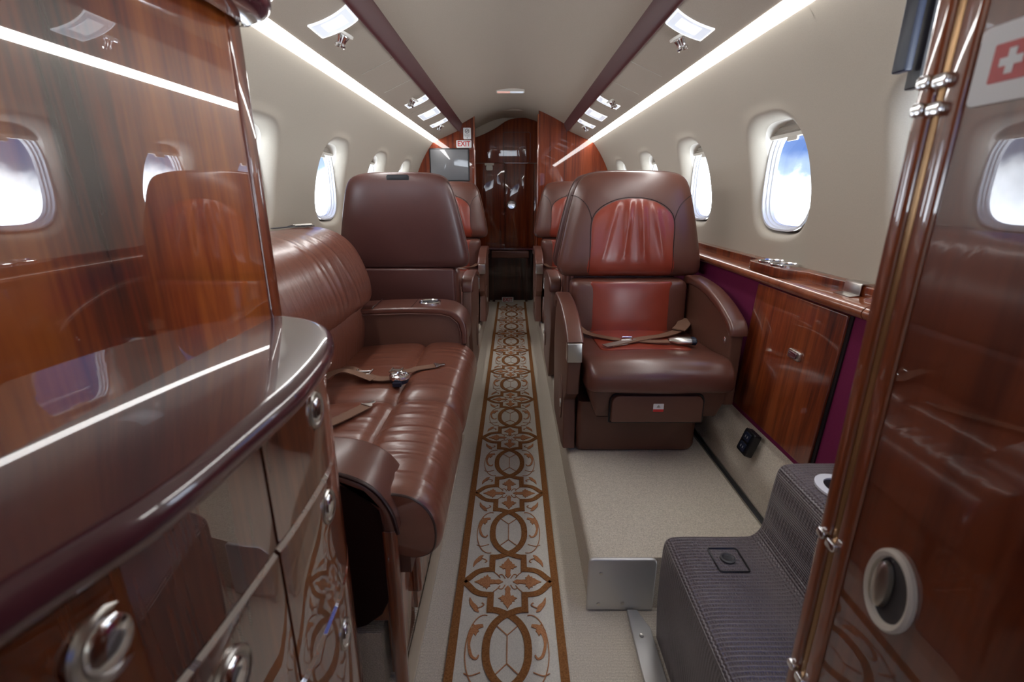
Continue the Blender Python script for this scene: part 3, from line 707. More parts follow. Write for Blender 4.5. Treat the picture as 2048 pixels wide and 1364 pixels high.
    m = MB(); m.prism(inset(wp, .004), fx(YZ), .238, .280, .008, 4); wpn = m.build('wall_arm_panel', 'leather_shell', r, 40)
    m = MB(); t_ = smooth_line([(.256, .53), (.250, .568), (.22, .588), (.10, .587), (-.0, .577), (-.10, .553), (-.17, .527), (-.217, .503), (-.236, .475), (-.236, .462)], 5); b_ = smooth_line([(.222, .53), (.205, .552), (.17, .557), (.10, .557), (-.0, .545), (-.10, .521), (-.165, .496), (-.200, .472), (-.215, .458)], 5)
    m.strap(t_, b_, fx(YZ), .228, .290, .012); m.build('wall_arm_pad', 'leather', r, 60)
    m = MB(); m.prism(circ(-.185, .435, .009, 16, .012), fx(YZ), .233, .240, .001); m.build('arm_button', 'chrome', r)
    # belts
    def sv(x, y, dz=.006): return (x*mx, y, seat_z(x, y)+dz)
    b1 = empty('seat_belt'); b1.parent = r
    m = MB(); m.ribbon([sv(x, y, z) for x, y, z in smooth_line([(-.215, .15, .03), (-.18, .09, .012), (-.10, .0, .008), (-.03, -.035, .008), (.04, -.06, .010), (.09, -.066, .014)], 5)], .034, .0025)
    m.ribbon([sv(x, y, z) for x, y, z in smooth_line([(.225, .17, .05), (.19, .12, .02), (.10, .04, .011), (.02, -.02, .014), (-.06, -.06, .010), (-.13, -.098, .009)], 5)], .036, .0025)
    m.build('webbing', 'webbing', b1)
    m = MB(); m.ribbon([sv(x, y, z) for x, y, z in smooth_line([(.235, .18, .055), (.205, .13, .035), (.18, .10, .024)], 3)], .052, .004); m.build('belt_loop', 'webbing', b1)
    m = MB(); m.ribbon([sv(x, y, z) for x, y, z in smooth_line([(-.03, -.03, .014), (-.08, -.07, .012), (-.15, -.105, .010)], 3)], .030, .002); m.build('belt_tail', 'webbing_grey', b1)
    m = MB()
    bx = Vector((-.06*mx, -.03, seat_z(-.06, -.03)+.014))
    for q in (-.02, .02):
        m.tube([bx+Vector((q*mx, -.022, 0)), bx+Vector(((q+.012)*mx, .022, .003))], .0032, 8)
    m.tube([bx+Vector((-.02*mx, -.018, 0)), bx+Vector((.02*mx, -.018, 0))], .0026, 8); m.tube([bx+Vector((-.012*mx, .018, .002)), bx+Vector((.03*mx, .018, .002))], .0026, 8)
    m.build('slide_adjuster', 'chrome', b1)
    m = MB(); zz = seat_z(.12, -.06)+.006
    m.loft([[((.090+.0145*i)*mx, -.062+(-.002*i)+a*w, zz+.014+b*h) for a, b in circ(0, 0, 1, 14)] for i, w, h in ((0, .010, .006), (.5, .015, .009), (2, .022, .014), (5, .022, .015), (5.2, .021, .014))], True, True, True)
    m.build('buckle', 'nickel', b1)
    m = MB(); m.loft([[((.090+.0145*i)*mx, -.062+(-.002*i)+a*w, zz+.014+b*h) for a, b in circ(0, 0, 1, 14)] for i, w, h in ((5.2, .021, .015), (6.2, .021, .015), (6.5, .015, .011))], True, True, True)
    m.build('buckle_button', 'blue_black', b1)
    return r
PZ = .165
A = chair(1); B = chair(-1)
G = 'leather club chairs'
A.location = (.475, 1.72, PZ); tag(A, 'large red and brown leather club chair facing the camera beside the credenza', 'chair', G)
D = copy_tree(A); D.location = (-.492, 2.50, PZ); D.rotation_euler = (0, 0, math.pi); tag(D, 'left club chair seen from behind, its plain brown back just beyond the divan', 'chair', G)
Cc = copy_tree(A); Cc.location = (.455, 3.52, PZ); tag(Cc, 'far right club chair facing the camera, against the right aft partition', 'chair', G)
B.location = (.475, 2.50, PZ); B.rotation_euler = (0, 0, math.pi); tag(B, 'club chair turned away, mostly hidden behind the large right foreground chair', 'chair', G)
Ee = copy_tree(B); Ee.location = (-.488, 3.52, PZ); Ee.rotation_euler = (0, 0, 0); tag(Ee, 'far left club chair facing the camera, below the monitor', 'chair', G)

# ================================================================= DIVAN
def divan():
    r = empty('divan', (-.45, 1.3, 0), 0, 'two place brown leather divan along the left wall with rounded arms, facing the aisle', 'sofa')
    LO = (.45, -1.3, 0)
    def bd(mb, nm, mt, par=r, sharp=60, lab=None):
        o = mb.build(nm, mt, par, sharp); o.location = LO if par is r else (0, 0, 0)
        if lab: o['label'] = lab
        return o
    YA, YB = .815, 1.835
    # ---- seat: swept profile with grooves and gathers
    prof = smooth_line([(-.66, .478), (-.60, .486), (-.52, .494), (-.44, .500), (-.345, .502), (-.27, .505), (-.21, .500), (-.175, .482), (-.152, .448), (-.145, .405), (-.152, .365), (-.172, .348), (-.205, .345), (-.25, .36)], 8)
    # resample
    ln = [0]
    for a, b in zip(prof, prof[1:]): ln.append(ln[-1]+math.dist(a, b))
    NS, NY = 120, 200; ps = []
    for i in range(NS):
        s = ln[-1]*i/(NS-1); j = max(k for k in range(len(ln)) if ln[k] <= s+1e-9); j = min(j, len(prof)-2); t = (s-ln[j])/(ln[j+1]-ln[j]); ps.append(tuple(prof[j][q]+(prof[j+1][q]-prof[j][q])*t for q in (0, 1)))
    rnd = random.Random(7); wr = []
    for i in range(34):
        yc = rnd.uniform(YA+.03, 1.24); wr.append((rnd.choice([-.26, -.19, -.24, -.50, -.44]), yc, rnd.uniform(.05, .11), rnd.uniform(.004, .008), rnd.uniform(.0010, .0026), rnd.uniform(-.15, .25)))
    for i in range(14):
        yc = rnd.uniform(1.30, 1.8); wr.append((rnd.choice([-.26, -.2, -.50, -.44]), yc, rnd.uniform(.05, .12), rnd.uniform(.006, .012), rnd.uniform(.0006, .0018), rnd.uniform(-.3, .3)))
    rows = []
    for j in range(NY):
        v = j/(NY-1)
        y = YA+(YB-YA)*v; e = min(v, 1-v)*(YB-YA); endf = 1-.075*max(0, 1-e/.030)**2.2
        row = []
        for i, (x, z) in enumerate(ps):
            a = ps[max(i-1, 0)]; b = ps[min(i+1, NS-1)]; tx, tz = b[0]-a[0], b[1]-a[1]; l = math.hypot(tx, tz); nx, nz = -tz/l, tx/l
            if nz < 0 and x < -.2 and z > .4: nx, nz = -nx, -nz
            nx, nz = (-tz/l, tx/l); 
            if nx*(x+.35)+nz*(z-.40) < 0: nx, nz = -nx, -nz
            d = 0
            if z > .37 or x > -.17:
                d -= .012*math.exp(-((y-1.285)/.008)**2) + .010*math.exp(-((y-1.285)/.03)**2)
            if z > .47: 
                xs = -.345+.02*(1.285-y)*.3
                d -= .008*math.exp(-((x-xs)/.006)**2) + .010*math.exp(-((x-xs)/.022)**2)
            for wx, wy, wl, ww, wa, sl in wr:
                dx = (x-wx) if z > .46 else (x-wx)+(.46-z)
                if abs(dx) < 2.2*wl and abs(y-wy) < .06: d += wa*math.exp(-((y-wy-sl*dx*.4)/ww)**2-(dx/wl)**2)
            X = x+nx*d; Z = z+nz*d
            X = -.35+(X+.35)*endf; Z = .40+(Z-.40)*endf
            row.append((X, y, Z))
        rows.append(row)
    m = MB(); m.loft(rows, False)
    for rw, y in ((rows[0], YA), (rows[-1], YB)):
        b0 = len(m.v); m.v += [tuple(p) for p in rw]; c = len(m.v); m.v.append((-.36, y, .42))
        for i in range(NS-1): m.quad(b0+i, b0+i+1, c)
        m.v.append((-.66, y, .36)); m.quad(b0, c, c+1); m.quad(b0+NS-1, c+1, c)
    bd(m, 'seat_cushion', 'leather_tan', sharp=50)
    m = MB(); m.tube([(p[0]+.001, YA+.004, p[2]) for p in rows[0][70:]], .004, 6); bd(m, 'seat_piping', 'piping')
    # seat base under the cushion
    m = MB(); m.box((-.66, YA+.01, .30), (-.215, YB, .40)); bd(m, 'seat_frame', 'leather_shell')
    # ---- backrest with upper bolster and lower panel
    def sweep(prof, nm, mt, ya, yb, rnds, gath=0, cx=-.70, cz=.75):
        ps = smooth_line(prof, 8); rows = []; NYY = 150; rg = random.Random(3)
        gs = [(rg.uniform(ya+.05, yb-.05), rg.uniform(.006, .014), rg.uniform(.001, .0030), rg.uniform(-.35, -.05)) for _ in range(gath)]
        for j in range(NYY):
            v = j/(NYY-1); y = ya+(yb-ya)*v; e = min(v, 1-v)*(yb-ya); k = 1-rnds*max(0, 1-e/.05)**2.0; row = []
            for i, (x, z) in enumerate(ps):
                a, b = ps[max(i-1, 0)], ps[min(i+1, len(ps)-1)]; tx, tz = b[0]-a[0], b[1]-a[1]; l = math.hypot(tx, tz) or 1; nx, nz = tz/l, -tx/l
                if nx*(x-cx)+nz*(z-cz) < 0: nx, nz = -nx, -nz
                u = i/(len(ps)-1); d = sum(am*math.exp(-((y-gy-sl*(z-.75))/w)**2) for gy, w, am, sl in gs)*math.sin(math.pi*min(1, max(0, u)))
                row.append((cx+(x+nx*d-cx)*k, y, cz+(z+nz*d-cz)*k))
            rows.append(row)
        m = MB(); m.loft(rows, True, True, True); return bd(m, nm, mt, sharp=60)
    up = [(-.855, .935), (-.80, .950), (-.735, .950), (-.665, .928), (-.610, .878), (-.572, .795), (-.556, .725), (-.562, .672), (-.600, .652), (-.72, .655), (-.80, .70), (-.845, .80)]
    sweep(up, 'back_bolster', 'leather_tan', .80, 1.885, .10, 8)
    lo = [(-.72, .660), (-.615, .662), (-.590, .635), (-.583, .585), (-.590, .52), (-.600, .475), (-.62, .45), (-.70, .45)]
    sweep(lo, 'back_lower_panel', 'leather_tan', .82, 1.85, .04, 3, -.66, .56)
    m = MB(); m.box((-.85, .82, .17), (-.66, 1.88, .70)); bd(m, 'back_frame', 'leather_shell')
    # ---- near arm
    m = MB(); ap = smooth_line([(-.66, .575), (-.50, .578), (-.40, .574), (-.325, .564), (-.270, .535), (-.237, .485), (-.226, .432)], 6)
    und = [(a-.030 if a > -.3 else a, b-.030 if a < -.26 else b) for a, b in ap[::-1]]; und = [(-.256, .432), (-.262, .48), (-.29, .52), (-.335, .538), (-.42, .546), (-.66, .546)]
    m.prism(ap+und, lambda a, b, d: (a, d, b), .782, .925, .012, 4); bd(m, 'near_arm_pad', 'leather')
    m = MB(); m.tube([(a, .786, b-.002) for a, b in [p for p in ap if p[0] > -.60]], .0045, 6); bd(m, 'near_arm_piping', 'piping')
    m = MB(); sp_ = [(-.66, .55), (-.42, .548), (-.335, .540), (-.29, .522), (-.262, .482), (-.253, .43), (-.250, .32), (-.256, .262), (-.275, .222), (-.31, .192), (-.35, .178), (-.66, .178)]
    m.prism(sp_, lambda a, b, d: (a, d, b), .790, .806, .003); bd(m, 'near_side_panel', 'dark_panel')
    m = MB(); m.prism([(-.66, .545), (-.34, .535), (-.262, .48), (-.258, .19), (-.66, .19)], lambda a, b, d: (a, d, b), .806, .915); bd(m, 'near_arm_body', 'wood')
    # front posts and recessed drawer front
    for y, z1, z0 in ((.800, .432, .02), (.985, .36, .10)):
        m = MB(); m.prism(rrect(-.262, y-.012, -.232, y+.012, .009, 3), XY, z0, z1, .003); bd(m, 'front_post', 'wood')
    m = MB(); m.prism(rrect(.82, .02, .968, .425, .004, 2), YZ, -.275, -.252, .002); df = bd(m, 'drawer_front', 'wood')
    m = MB(); m.prism(rrect(1.0, .02, 1.84, .345, .004, 2), YZ, -.275, -.25, .002); bd(m, 'base_panel', 'wood')
    knob_y(df, .90, .378, -.252, .020)
    # ---- far arm
    m = MB(); fa = smooth_line([(-.62, .638), (-.50, .645), (-.36, .648), (-.275, .645), (-.225, .630), (-.190, .595), (-.180, .545), (-.182, .50)], 6)
    m.prism([(-.66, .62)]+[(a-.006, b-.012) for a, b in fa]+[(-.188, .345), (-.66, .345)], lambda a, b, d: (a, d, b), 1.812, 1.965, .008, 3); bd(m, 'far_arm_body', 'leather_shell')
    ui = [(-.204, .50), (-.205, .545), (-.215, .585), (-.245, .612), (-.285, .622), (-.40, .625), (-.62, .618)]
    m = MB(); m.prism(fa+ui, lambda a, b, d: (a, d, b), 1.800, 1.972, .008, 4); bd(m, 'far_arm_pad', 'leather')
    m = MB()
    for x in (-.545, -.395): m.tube([(x, 1.803, .628), (x, 1.803, .640), (x, 1.812, .6475), (x, 1.96, .6475)], .002, 5)
    bd(m, 'arm_lid_seam', 'piping')
    m = MB(); m.tube([(a, 1.7985, b) for a, b in ui], .002, 6); bd(m, 'far_arm_piping', 'stitch')
    cup = empty('cup_holder'); cup.parent = r; cup.location = LO
    m = MB(); n = 32; cc = lambda rr, z: [(-.335+rr*math.cos(2*math.pi*i/n), 1.885+rr*math.sin(2*math.pi*i/n), z) for i in range(n)]
    m.loft([cc(.044, .646), cc(.044, .654), cc(.040, .657), cc(.036, .653), cc(.035, .652)]); m.build('rim', 'chrome', cup)
    m = MB(); m.loft([cc(.0352, .6525), cc(.034, .650), cc(.010, .6495)], True, False, True); m.build('cup_floor', 'dark_grey', cup)
    # ---- belts
    def sz(x, y):
        d = 0
        if y is not None: d = -.012*math.exp(-((y-1.285)/.02)**2) - .012*math.exp(-((x+.345)/.015)**2)
        return .492+(.010 if x > -.5 else (x+.6)*.1)+d*.5
    def path(pts, n=5): return [(x, y, sz(x, y)+h) for x, y, h in smooth_line(pts, n)]
    b1 = empty('seat_belt'); b1.parent = r; b1.location = LO
    m = MB(); m.ribbon(path([(-.600, 1.50, .0), (-.555, 1.50, .014), (-.50, 1.455, .010), (-.44, 1.41, .008), (-.40, 1.405, .008), (-.37, 1.41, .012)]), .036, .0025)
    m.ribbon(path([(-.40, 1.455, .010), (-.36, 1.475, .010), (-.30, 1.51, .007), (-.265, 1.528, .006)]), [.034]*16, .0025); m.build('webbing', 'webbing', b1)
    m = MB(); m.ribbon(path([(-.610, 1.31, .0), (-.58, 1.37, .032), (-.545, 1.41, .038), (-.50, 1.415, .024), (-.44, 1.395, .010)]), .030, .002); m.build('belt_loop', 'webbing', b1)
    m = MB()
    z = .515
    for q in (-.022, .022): m.tube([(-.487+q, 1.445-.012, z-.002), (-.487+q*1.1+.004, 1.445+.020, z+.004)], .0035, 8)
    m.tube([(-.512, 1.446, z+.003), (-.462, 1.452, z+.003)], .0035, 8); m.tube([(-.51, 1.430, z), (-.463, 1.436, z)], .002, 8); m.build('slide_adjuster', 'chrome', b1)
    m = MB()
    for q in (-.016, .016): m.tube([(-.385+q, 1.452, z), (-.385+q+.004, 1.482, z+.003)], .0032, 8)
    m.box((-.401, 1.458, z-.003), (-.368, 1.474, z+.003)); m.build('slide_adjuster', 'nickel', b1)
    # rotary buckle
    bk = empty('rotary_buckle'); bk.parent = b1; 
    n = 36; rc_ = lambda rr, z: [(-.355+rr*1.0*math.cos(2*math.pi*i/n), 1.392+rr*.95*math.sin(2*math.pi*i/n), z) for i in range(n)]
    m = MB(); m.loft([rc_(.026, .505), rc_(.029, .512), rc_(.029, .520)], True, True, True); m.box((-.368, 1.352, .505), (-.342, 1.372, .517)); m.build('buckle_body', 'blue_black', bk)
    m = MB(); rw = [.0295+(.0018 if i % 4 < 2 else 0) for i in range(n)]
    rg = lambda f, z: [(-.355+rw[i]*f*math.cos(2*math.pi*i/n), 1.392+rw[i]*f*.95*math.sin(2*math.pi*i/n), z) for i in range(n)]
    m.loft([rg(1, .519), rg(1.02, .523), rg(1.0, .530), rc_(.025, .533), rc_(.020, .530), rc_(.017, .534), rc_(.004, .535)], True, True, True)
    for q in range(4):
        a = math.pi/4+q*math.pi/2; m.tube([(-.355+.008*math.cos(a), 1.392+.008*math.sin(a), .535), (-.355+.024*math.cos(a), 1.392+.024*math.sin(a), .534)], .003, 8)
    m.build('buckle_dial', 'chrome', bk)
    def tongue(par, p, d):
        d = Vector(d).normalized(); s = Vector((-d.y, d.x, 0)); p = Vector(p); ol = [(0, -.018), (0, .018), (.010, .014), (.016, .005), (.030, .006), (.034, .0), (.030, -.006), (.016, -.005), (.010, -.014)]
        m = MB(); m.prism([(a, b) for a, b in ol], lambda a, b, h: tuple(p+d*a+s*b+Vector((0, 0, h))), 0, .003, .0006); m.tube([tuple(p+s*-.017+Vector((0, 0, .003))), tuple(p+s*.017+Vector((0, 0, .003)))], .003, 8); m.build('tongue', 'nickel', par)
    tongue(b1, (-.263, 1.528, .510), (.9, .35, 0))
    b2 = empty('seat_belt'); b2.parent = r; b2.location = LO
    m = MB(); m.ribbon(path([(-.535, 1.03, .003), (-.49, 1.07, .007), (-.45, 1.125, .007), (-.415, 1.185, .007), (-.405, 1.205, .007)]), .036, .0025); m.build('webbing', 'webbing', b2)
    tongue(b2, (-.405, 1.206, .509), (.45, .8, 0))
    m = MB(); m.tube([(-.537, 1.035, .499), (-.510, 1.015, .499)], .004, 8); m.build('anchor', 'nickel', b2)
    b3 = empty('stowed_belt'); b3.parent = r; b3.location = LO
    m = MB(); m.ribbon([(-.84, 1.70, .952), (-.80, 1.73, .955), (-.76, 1.76, .956), (-.74, 1.80, .955)], .03, .003); m.ribbon([(-.82, 1.80, .953), (-.78, 1.77, .960), (-.74, 1.76, .956)], .02, .003); m.build('webbing', 'dark_grey', b3)
    m = MB(); m.tube([(-.775, 1.74, .962), (-.735, 1.79, .962)], .004, 8); m.tube([(-.79, 1.76, .962), (-.755, 1.80, .962)], .003, 8); m.build('metal_fitting', 'nickel', b3)
def knob_y(parent, y, z, x, rad, sd=1, el=1.25):
    """flush chrome push knob on a face looking toward +x (sd=1) or -x"""
    k = MB(); n = 32
    c = lambda r, d: [(x+sd*d, y+r*math.cos(2*math.pi*i/n), z+r*el*math.sin(2*math.pi*i/n)) for i in range(n)]
    k.loft([c(rad, -.001), c(rad, .003), c(rad*.93, .0048), c(rad*.80, .0038), c(rad*.74, .0012)], True, False, False)
    kb = k.build('knob', 'nickel', parent)
    k = MB(); k.loft([c(rad*.745, .001), c(rad*.68, .004), c(rad*.55, .0065), c(rad*.2, .0075)], True, False, True); kk = k.build('knob_button', 'chrome', parent)
    return kb
divan()

# ================================================================= GALLEY CABINET (left foreground)
def galley():
    r = empty('galley_cabinet', (0, 0, 0), 0, 'glossy mahogany galley cabinet with curved burgundy worktop and chrome knobs in the left foreground', 'cabinet')
    Y0 = -.35
    m = MB(); ol = [(-.377, .868), (-.377, 1.625), (-.43, 1.60), (-.60, 1.49), (-.64, 1.45), (-.64, .868)]
    m.prism(ol, lambda a, b, d: (a, d, b), Y0, .735); up = m.build('upper_panel', 'wood_panel', r, 30)
    # rounded trailing edge
    m = MB(); m.prism(rrect(-.386, .720, -.374, .755, .0055, 4), XY, .882, 1.62); m.build('edge_moulding', 'wood', r, 50)
    m = MB(); m.box((-.64, .736, .882), (-.386, .752, 1.45)); m.build('end_panel', 'wood', r)
    # worktop plan with bowed front
    front = smooth_line([(-.30, Y0), (-.272, .08), (-.250, .186), (-.228, .266), (-.222, .371), (-.221, .46), (-.232, .555), (-.250, .625), (-.280, .688), (-.325, .728), (-.372, .748)], 6)
    plan = front+[(-.64, .748), (-.64, Y0)]
    m = MB(); R = .0165; rings = []
    for i in range(9):
        a = math.pi*i/8-math.pi/2; rings.append([(x, y, .868+R*math.sin(a)) for x, y in inset(plan, R*(1-math.cos(a))-.004)])
    m.loft(rings, True, True, True); m.build('worktop', 'lacquer', r, 60)
    # body with bowed front, slit in drawers
    body = smooth_line([(-.315, Y0), (-.285, .08), (-.263, .186), (-.245, .266), (-.238, .371), (-.236, .46), (-.240, .545), (-.256, .61), (-.285, .668), (-.33, .705), (-.40, .715)], 6)
    zsplit = [.02, .30, .54, .725, .851]
    def seg(nm, pl, z0, z1, mt='wood', ins=.0):
        m = MB(); rings = []
        for z, k in ((z0, .004), (z0+.003, .001), (z0+.004, 0), (z1-.004, 0), (z1-.003, .001), (z1, .004)):
            rings.append([(x-k*1.0, y, z) for x, y in pl])
        back = [[(-.50, p[1], p[2]) for p in rg] for rg in rings]
        full = [rg+[(-.60, rg[-1][1], rg[0][2]), (-.60, rg[0][1], rg[0][2])] for rg in rings]; m.loft(full, True, True, True); return m.build(nm, mt, r, 40)
    c1 = [p for p in body if p[1] <= .397]+[(-.2375, .397)]; c2 = [(-.2375, .402)]+[p for p in body if p[1] > .403]
    for (z0, z1) in zip(zsplit, zsplit[1:]):
        d = seg('drawer', c1, z0+.0015, z1-.0015, 'wood_drawer')
        if z0 > .5: knob_y(d, .305 if z0 < .7 else .229, (.673 if z0 < .7 else .802), (-.241 if z0 < .7 else -.2545), .026, el=1.0)
        d = seg('drawer', c2, z0+.0015, z1-.0015, 'wood_drawer')
        kz = {.725: .822, .54: .687, .30: .476}.get(z0)
        if kz: knob_y(d, .522, kz, -.2385, .0185)
    m = MB(); m.prism([(a-.006, b) for a, b in body]+[(-.60, .70), (-.60, Y0)], XY, .0, .852); m.build('carcass', 'wood_dark', r)
    # overhead rounded shelf end
    fr = smooth_line([(-.31, Y0), (-.30, .40), (-.298, .60), (-.304, .69), (-.325, .735), (-.36, .755), (-.374, .757)], 6)
    plan = fr+[(-.374, Y0)]
    m = MB(); R = .02; rings = []
    for z, k in ((1.285, .016), (1.290, .006), (1.298, .0), (1.312, -.001), (1.325, .003), (1.40, .016), (1.46, .028)): rings.append([(x, y, z) for x, y in inset(plan, k)])
    m.loft(rings, True, True, True); oh = m.build('overhead_cornice', 'lacquer', r, 50); oh['label'] = 'glossy burgundy rounded cornice'
    m = MB(); m.tube([(x, y, 1.312) for x, y in inset(plan, -.001)[6:-2]], .0022, 6); m.build('cornice_bead', 'chrome', r)
galley()

# ================================================================= RIGHT FOREGROUND PARTITION (wardrobe)
def wardrobe():
    r = empty('wardrobe_panel', (0, 0, 0), 0, 'glossy dark mahogany wardrobe panel with oval pull in the right foreground', 'wardrobe')
    m = MB(); m.box((.385, -.35, 0), (.44, .452, 1.60)); m.build('panel', 'wood_wardrobe', r)
    m = MB(); m.prism(rrect(.381, .450, .43, .470, .004, 3), XY, 0, 1.60); m.build('edge_moulding', 'wood', r, 50)
    m = MB(); m.prism(rrect(.384, .470, .43, .482, .003, 3), XY, 0, 1.60); m.build('gold_bead', 'gold_trim', r, 50)
    m = MB(); m.prism(rrect(.380, .481, .43, .501, .006, 3), XY, 0, 1.60); m.build('edge_strip', 'wood', r, 50)
    for z in (1.165, 1.142, .672, .46):
        for a0, a1, dz in ((.462, .478, -.006), (.482, .496, -.004)):
            m = MB(); m.prism(rrect(a0, z+dz, a1, z+dz+.012, .004, 3), YZ, .374, .386, .002); m.build('hinge_pin', 'chrome', r)
    # oval pull
    pu = empty('pull'); pu.parent = r; k = MB(); n = 40
    c = lambda ry, rz, d, dy=0: [(.385-d, .390+dy+ry*math.cos(2*math.pi*i/n), .684+rz*math.sin(2*math.pi*i/n)) for i in range(n)]
    k.loft([c(.030, .046, -.001), c(.030, .046, .004), c(.0275, .043, .007), c(.024, .0385, .005), c(.0225, .037, .001)]); k.build('ring', 'window_cream', pu)
    k = MB(); k.loft([c(.0228, .0372, .001), c(.020, .034, .0002), c(.005, .01, .0002)], True, False, True); k.build('recess', 'dark_grey', pu)
    k = MB(); k.loft([c(.011, .028, .001, .009), c(.010, .027, .006, .009), c(.006, .022, .009, .009), c(.001, .006, .0095, .009)], True, False, True); k.build('grip', 'nickel', pu)
    st = empty('cross_sticker', (.3845, .43, 1.168), 0, 'white square sticker with a white cross on red, stuck on the right foreground panel', 'sticker')
    m = MB(); m.prism(rrect(-.045, -.029, .016, .029, .005, 4), YZ, 0, -.0012); m.build('backing', 'white', st)
    m = MB(); m.prism(rrect(-.031, -.014, .001, .014, .001, 2), YZ, -.001, -.0018); m.build('red_square', 'red', st)
    m = MB(); cq = [(3, 3), (9, 3), (9, -3), (3, -3), (3, -9), (-3, -9), (-3, -3), (-9, -3), (-9, 3), (-3, 3), (-3, 9), (3, 9)]
    m.prism([(a*.001-.015, b*.001) for a, b in cq], YZ, -.0016, -.0024); m.build('white_cross', 'white', st)
wardrobe()
# dark stowed curtain slats next to the door frame
sc = empty('folded_partition', (.545, .72, 0), 0, 'dark blue vertical slats of a folded partition hanging above the entry door', 'partition')
for i in range(3):
    m = MB(); m.prism(rrect(-.030+.022*i, -.012, -.018+.022*i, .012, .003, 2), XY, 1.225-.02*i, 1.50, .002); m.build('slat', ['blue_black', 'dark_grey', 'blue_black'][i], sc)

# ================================================================= RIGHT SIDE: LEDGE, PANELS, CREDENZA
def side(sd, y0):
    s_ = 'right' if sd > 0 else 'left'
    m = MB(); m.prism([(.800, .800), (.776, .375), (.776, .30), (.90, .30), (.90, .80)], lambda a, b, d: (sd*a, d, b), y0, BULK); S(m.build('wall_right.002' if sd > 0 else 'wall_left.001', 'burgundy'), f'burgundy fabric lower wall panel on the {s_} side')
    lg = empty('side_ledge', (sd*.83, 0, .80), 0, f'glossy mahogany ledge along the {s_} wall below the windows', 'ledge'); LO = (-sd*.83, 0, -.80)
    def b(mb, nm, mt, par=lg, sharp=50):
        o = mb.build(nm, mt, par, sharp); o.location = LO if par is lg else (0, 0, 0); return o
    nose = smooth_line([(.880, .800), (.802, .797), (.788, .802), (.784, .812), (.790, .823), (.806, .828), (.880, .832)], 4)
    if sd < 0: nose = [(max(a, .785)+.022*(a < .83), b_) for a, b_ in nose]
    for a0, a1 in (((y0, 1.045), (1.049, BULK)) if sd > 0 else ((y0, BULK),)):
        m = MB(); m.prism(nose, lambda a, b_, d: (sd*a, d, b_), a0, a1); b(m, 'ledge_top', 'wood_ledge')
    m = MB(); pts = [(-.884, y0), (-.85, y0), (-.85, BULK), (-.884, BULK)] if sd < 0 else [(sd*x, y) for x, y in [(.884, y0), (.846, y0), (.846, 1.22), (.838, 1.36), (.800, 1.42), (.792, 1.45), (.792, 1.60), (.800, 1.625), (.846, 1.65), (.846, BULK), (.884, BULK)]]
    m.prism(pts, XY, .828, .856, .002); b(m, 'back_rail', 'wood')
    for yy in (1.555, 1.480):
        if sd < 0: break
        cu = empty('cup_holder'); cu.parent = lg; cu.location = LO; n = 36
        cc = lambda rr, z: [(sd*.838+rr*math.cos(2*math.pi*i/n), yy+rr*math.sin(2*math.pi*i/n), z) for i in range(n)]
        m = MB(); m.loft([cc(.040, .856), cc(.040, .862), cc(.038, .864), cc(.035, .861), cc(.0345, .858)]); m.build('rim', 'chrome', cu)
        m = MB(); m.loft([cc(.0346, .8585), cc(.030, .8575), cc(.01, .857)], True, False, True); m.build('cup_floor', 'dark_grey', cu)
    return lg
lr = side(1, .52)
side(-1, 2.10)
# bracket on the ledge
bk = empty('table_clip', (.85, 1.17, .83), 0, 'champagne metal clip folded over the rail of the right ledge', 'clip')
m = MB(); pts = [(.02, .029), (-.006, .030), (-.0085, .026), (-.0095, .002), (-.035, -.001), (-.035, .001), (-.0115, .004), (-.0105, .0275), (-.008, .0325), (.02, .0325)]
m.prism(pts, lambda a, b, d: (a, d, b), -.03, .03, .0006); m.build('bracket', 'nickel', bk)
# credenza door
cz = empty('credenza', (.80, 1.30, .37), 0, 'glossy mahogany credenza door with chrome latch in the burgundy right wall', 'cabinet')
def czf(a, b, d): return (.002-.050*(.80-b)/.43*.5+d-.0, a-1.30, b-.37)
m = MB(); m.prism(rrect(1.095, .378, 1.525, .794, .004, 2), czf, -.012, .010, .002); cdo = m.build('door', 'wood', cz)
m = MB(); m.prism(rrect(1.083, .378, 1.094, .794, .001, 1), czf, -.006, .010); m.build('door_gap', 'black', cz)
m = MB(); m.prism(rrect(1.222, .632, 1.278, .657, .006, 3), czf, -.020, -.012, .002); la = m.build('latch', 'nickel', cdo)
m = MB(); m.prism(rrect(1.232, .636, 1.268, .653, .004, 3), czf, -.024, -.020, .001); m.build('latch_button', 'lacquer', la)
# power outlet on the carpet slope
po = empty('power_outlet', (.738, 1.335, .325), 0, 'black power outlet box with two sockets set into the sloping carpet', 'outlet'); po.rotation_euler = (0, math.radians(-72), 0)
m = MB(); m.prism(rrect(-.038, -.030, .038, .030, .006, 3), XY, -.012, .012, .003); m.build('housing', 'black', po)
for a in (-.017, .017):
    m = MB(); m.prism(rrect(a-.013, -.016, a+.013, .016, .003, 3), XY, .012, .016, .001); so_ = m.build('socket', 'blue_black', po)
    m = MB(); 
    for b in (-.006, .006): m.box((a-.004, b-.0015, .016), (a+.004, b+.0015, .0168))
    m.build('contacts', 'aluminium', so_)

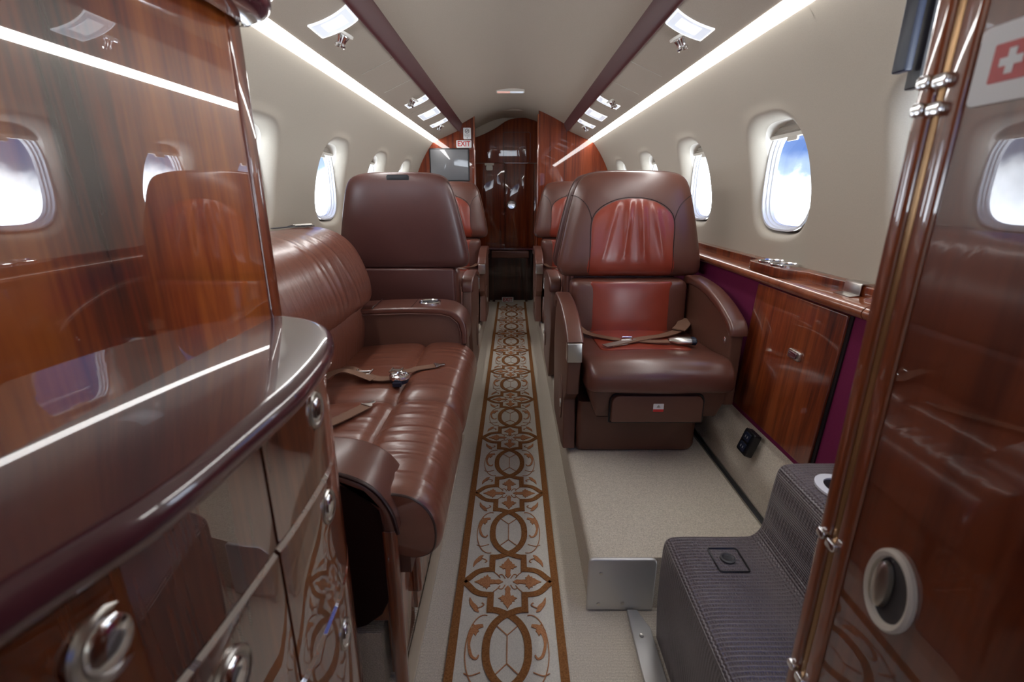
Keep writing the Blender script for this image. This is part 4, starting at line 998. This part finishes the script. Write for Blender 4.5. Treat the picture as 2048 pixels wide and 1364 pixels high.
# ================================================================= STEPS AND SILL (right front)
st = empty('entry_steps', (.355, .93, 0), 0, 'two grey brown ribbed entry steps rising beside the right foreground', 'steps')
prof = smooth_line([(.362, .0), (.355, .10), (.353, .20), (.354, .268)], 3)+smooth_line([(.354, .268), (.358, .288), (.372, .299), (.40, .302)], 4)+smooth_line([(.42, .302), (.53, .302), (.560, .306), (.575, .325), (.580, .35)], 4)+smooth_line([(.584, .40), (.588, .45), (.592, .478), (.602, .492), (.622, .497), (.66, .498)], 4)+[(.768, .498), (.768, .0)]
q_ = []
for p in prof:
    if not q_ or math.dist(p, q_[-1]) > .003: q_.append(p)
prof = q_
m = MB(); rows = []
for y, k in ((.925, .020), (.934, .010), (.937, .0)): pass
for y, k in ((.940, .006), (.938, .003), (.934, .001), (.930, 0), (.80, 0), (.65, 0), (.505, 0)): rows.append([(a-.355, y-.93, b) for a, b in inset(prof, k)])
m.loft(rows, True, True, True); m.build('ribbed_block', 'tread', st, 50)
m = MB(); lt = rrect(.440, .825, .505, .895, .006, 3)
m.tube([(a-.355, b-.93, .3025) for a, b in lt], .0022, 6, True); m.build('latch_slot', 'black', st)
m = MB(); n = 28; cc = lambda rr, z: [(.472-.355+rr*math.cos(2*math.pi*i/n), .862-.93+rr*math.sin(2*math.pi*i/n), z) for i in range(n)]
m.loft([cc(.016, .302), cc(.016, .306), cc(.0125, .3075), cc(.009, .305)]); m.build('latch_ring', 'dark_grey', st)
m = MB(); m.loft([cc(.0092, .3045), cc(.002, .304)], True, False, True); m.build('latch_hole', 'black', st)
m = MB(); op = circ(.660-.355, .835-.93, .042, 32, .050); ip = circ(.660-.355, .835-.93, .026, 32, .034)
m.loft([[(a, b, .498) for a, b in op], [(a, b, .503) for a, b in op], [(a, b, .503) for a, b in ip], [(a, b, .499) for a, b in ip]]); hp = m.build('oval_plate', 'seal_white', st)
m = MB(); m.prism(circ(.660-.355, .835-.93, .026, 32, .034), XY, .4985, .4995); m.build('plate_opening', 'black', hp)
# brushed metal end plate of the platform
pp = empty('platform_end_plate', (.28, 1.02, .08), 0, 'brushed metal plate with screws covering the front end of the raised platform', 'metal plate')
m = MB(); m.prism(rrect(-.083, -.079, .094, .088, (.002, .002, .014, .014), 4), lambda a, b, d: (a, d, b), -.010, .001, .004); m.build('plate', 'aluminium', pp)
for x, z in ((-.050, .045), (-.052, -.055), (.012, -.052)):
    m = MB(); m.loft([[(x+q*math.cos(2*math.pi*i/12), y, z+q*math.sin(2*math.pi*i/12)) for i in range(12)] for q, y in ((.005, -.009), (.0045, -.0125), (.0015, -.013))], True, False, True); m.build('screw', 'nickel', pp)
sl = empty('door_sill', (.33, .75, 0), 0, 'bare metal sill strip with screws along the foot of the entry steps', 'sill')
m = MB(); m.prism([(-.026, .255), (.000, .255), (.008, .232), (.021, .20), (.021, -.26), (-.032, -.26), (-.030, .10)], XY, .0, .012, .002); m.build('strip', 'aluminium', sl)
for y in (.175, .03, -.11):
    m = MB(); m.loft([[(-.008+q*math.cos(2*math.pi*i/12), y+q*math.sin(2*math.pi*i/12), z) for i in range(12)] for q, z in ((.006, .0115), (.0055, .0145), (.002, .014))], True, False, True); m.build('screw', 'nickel', sl)
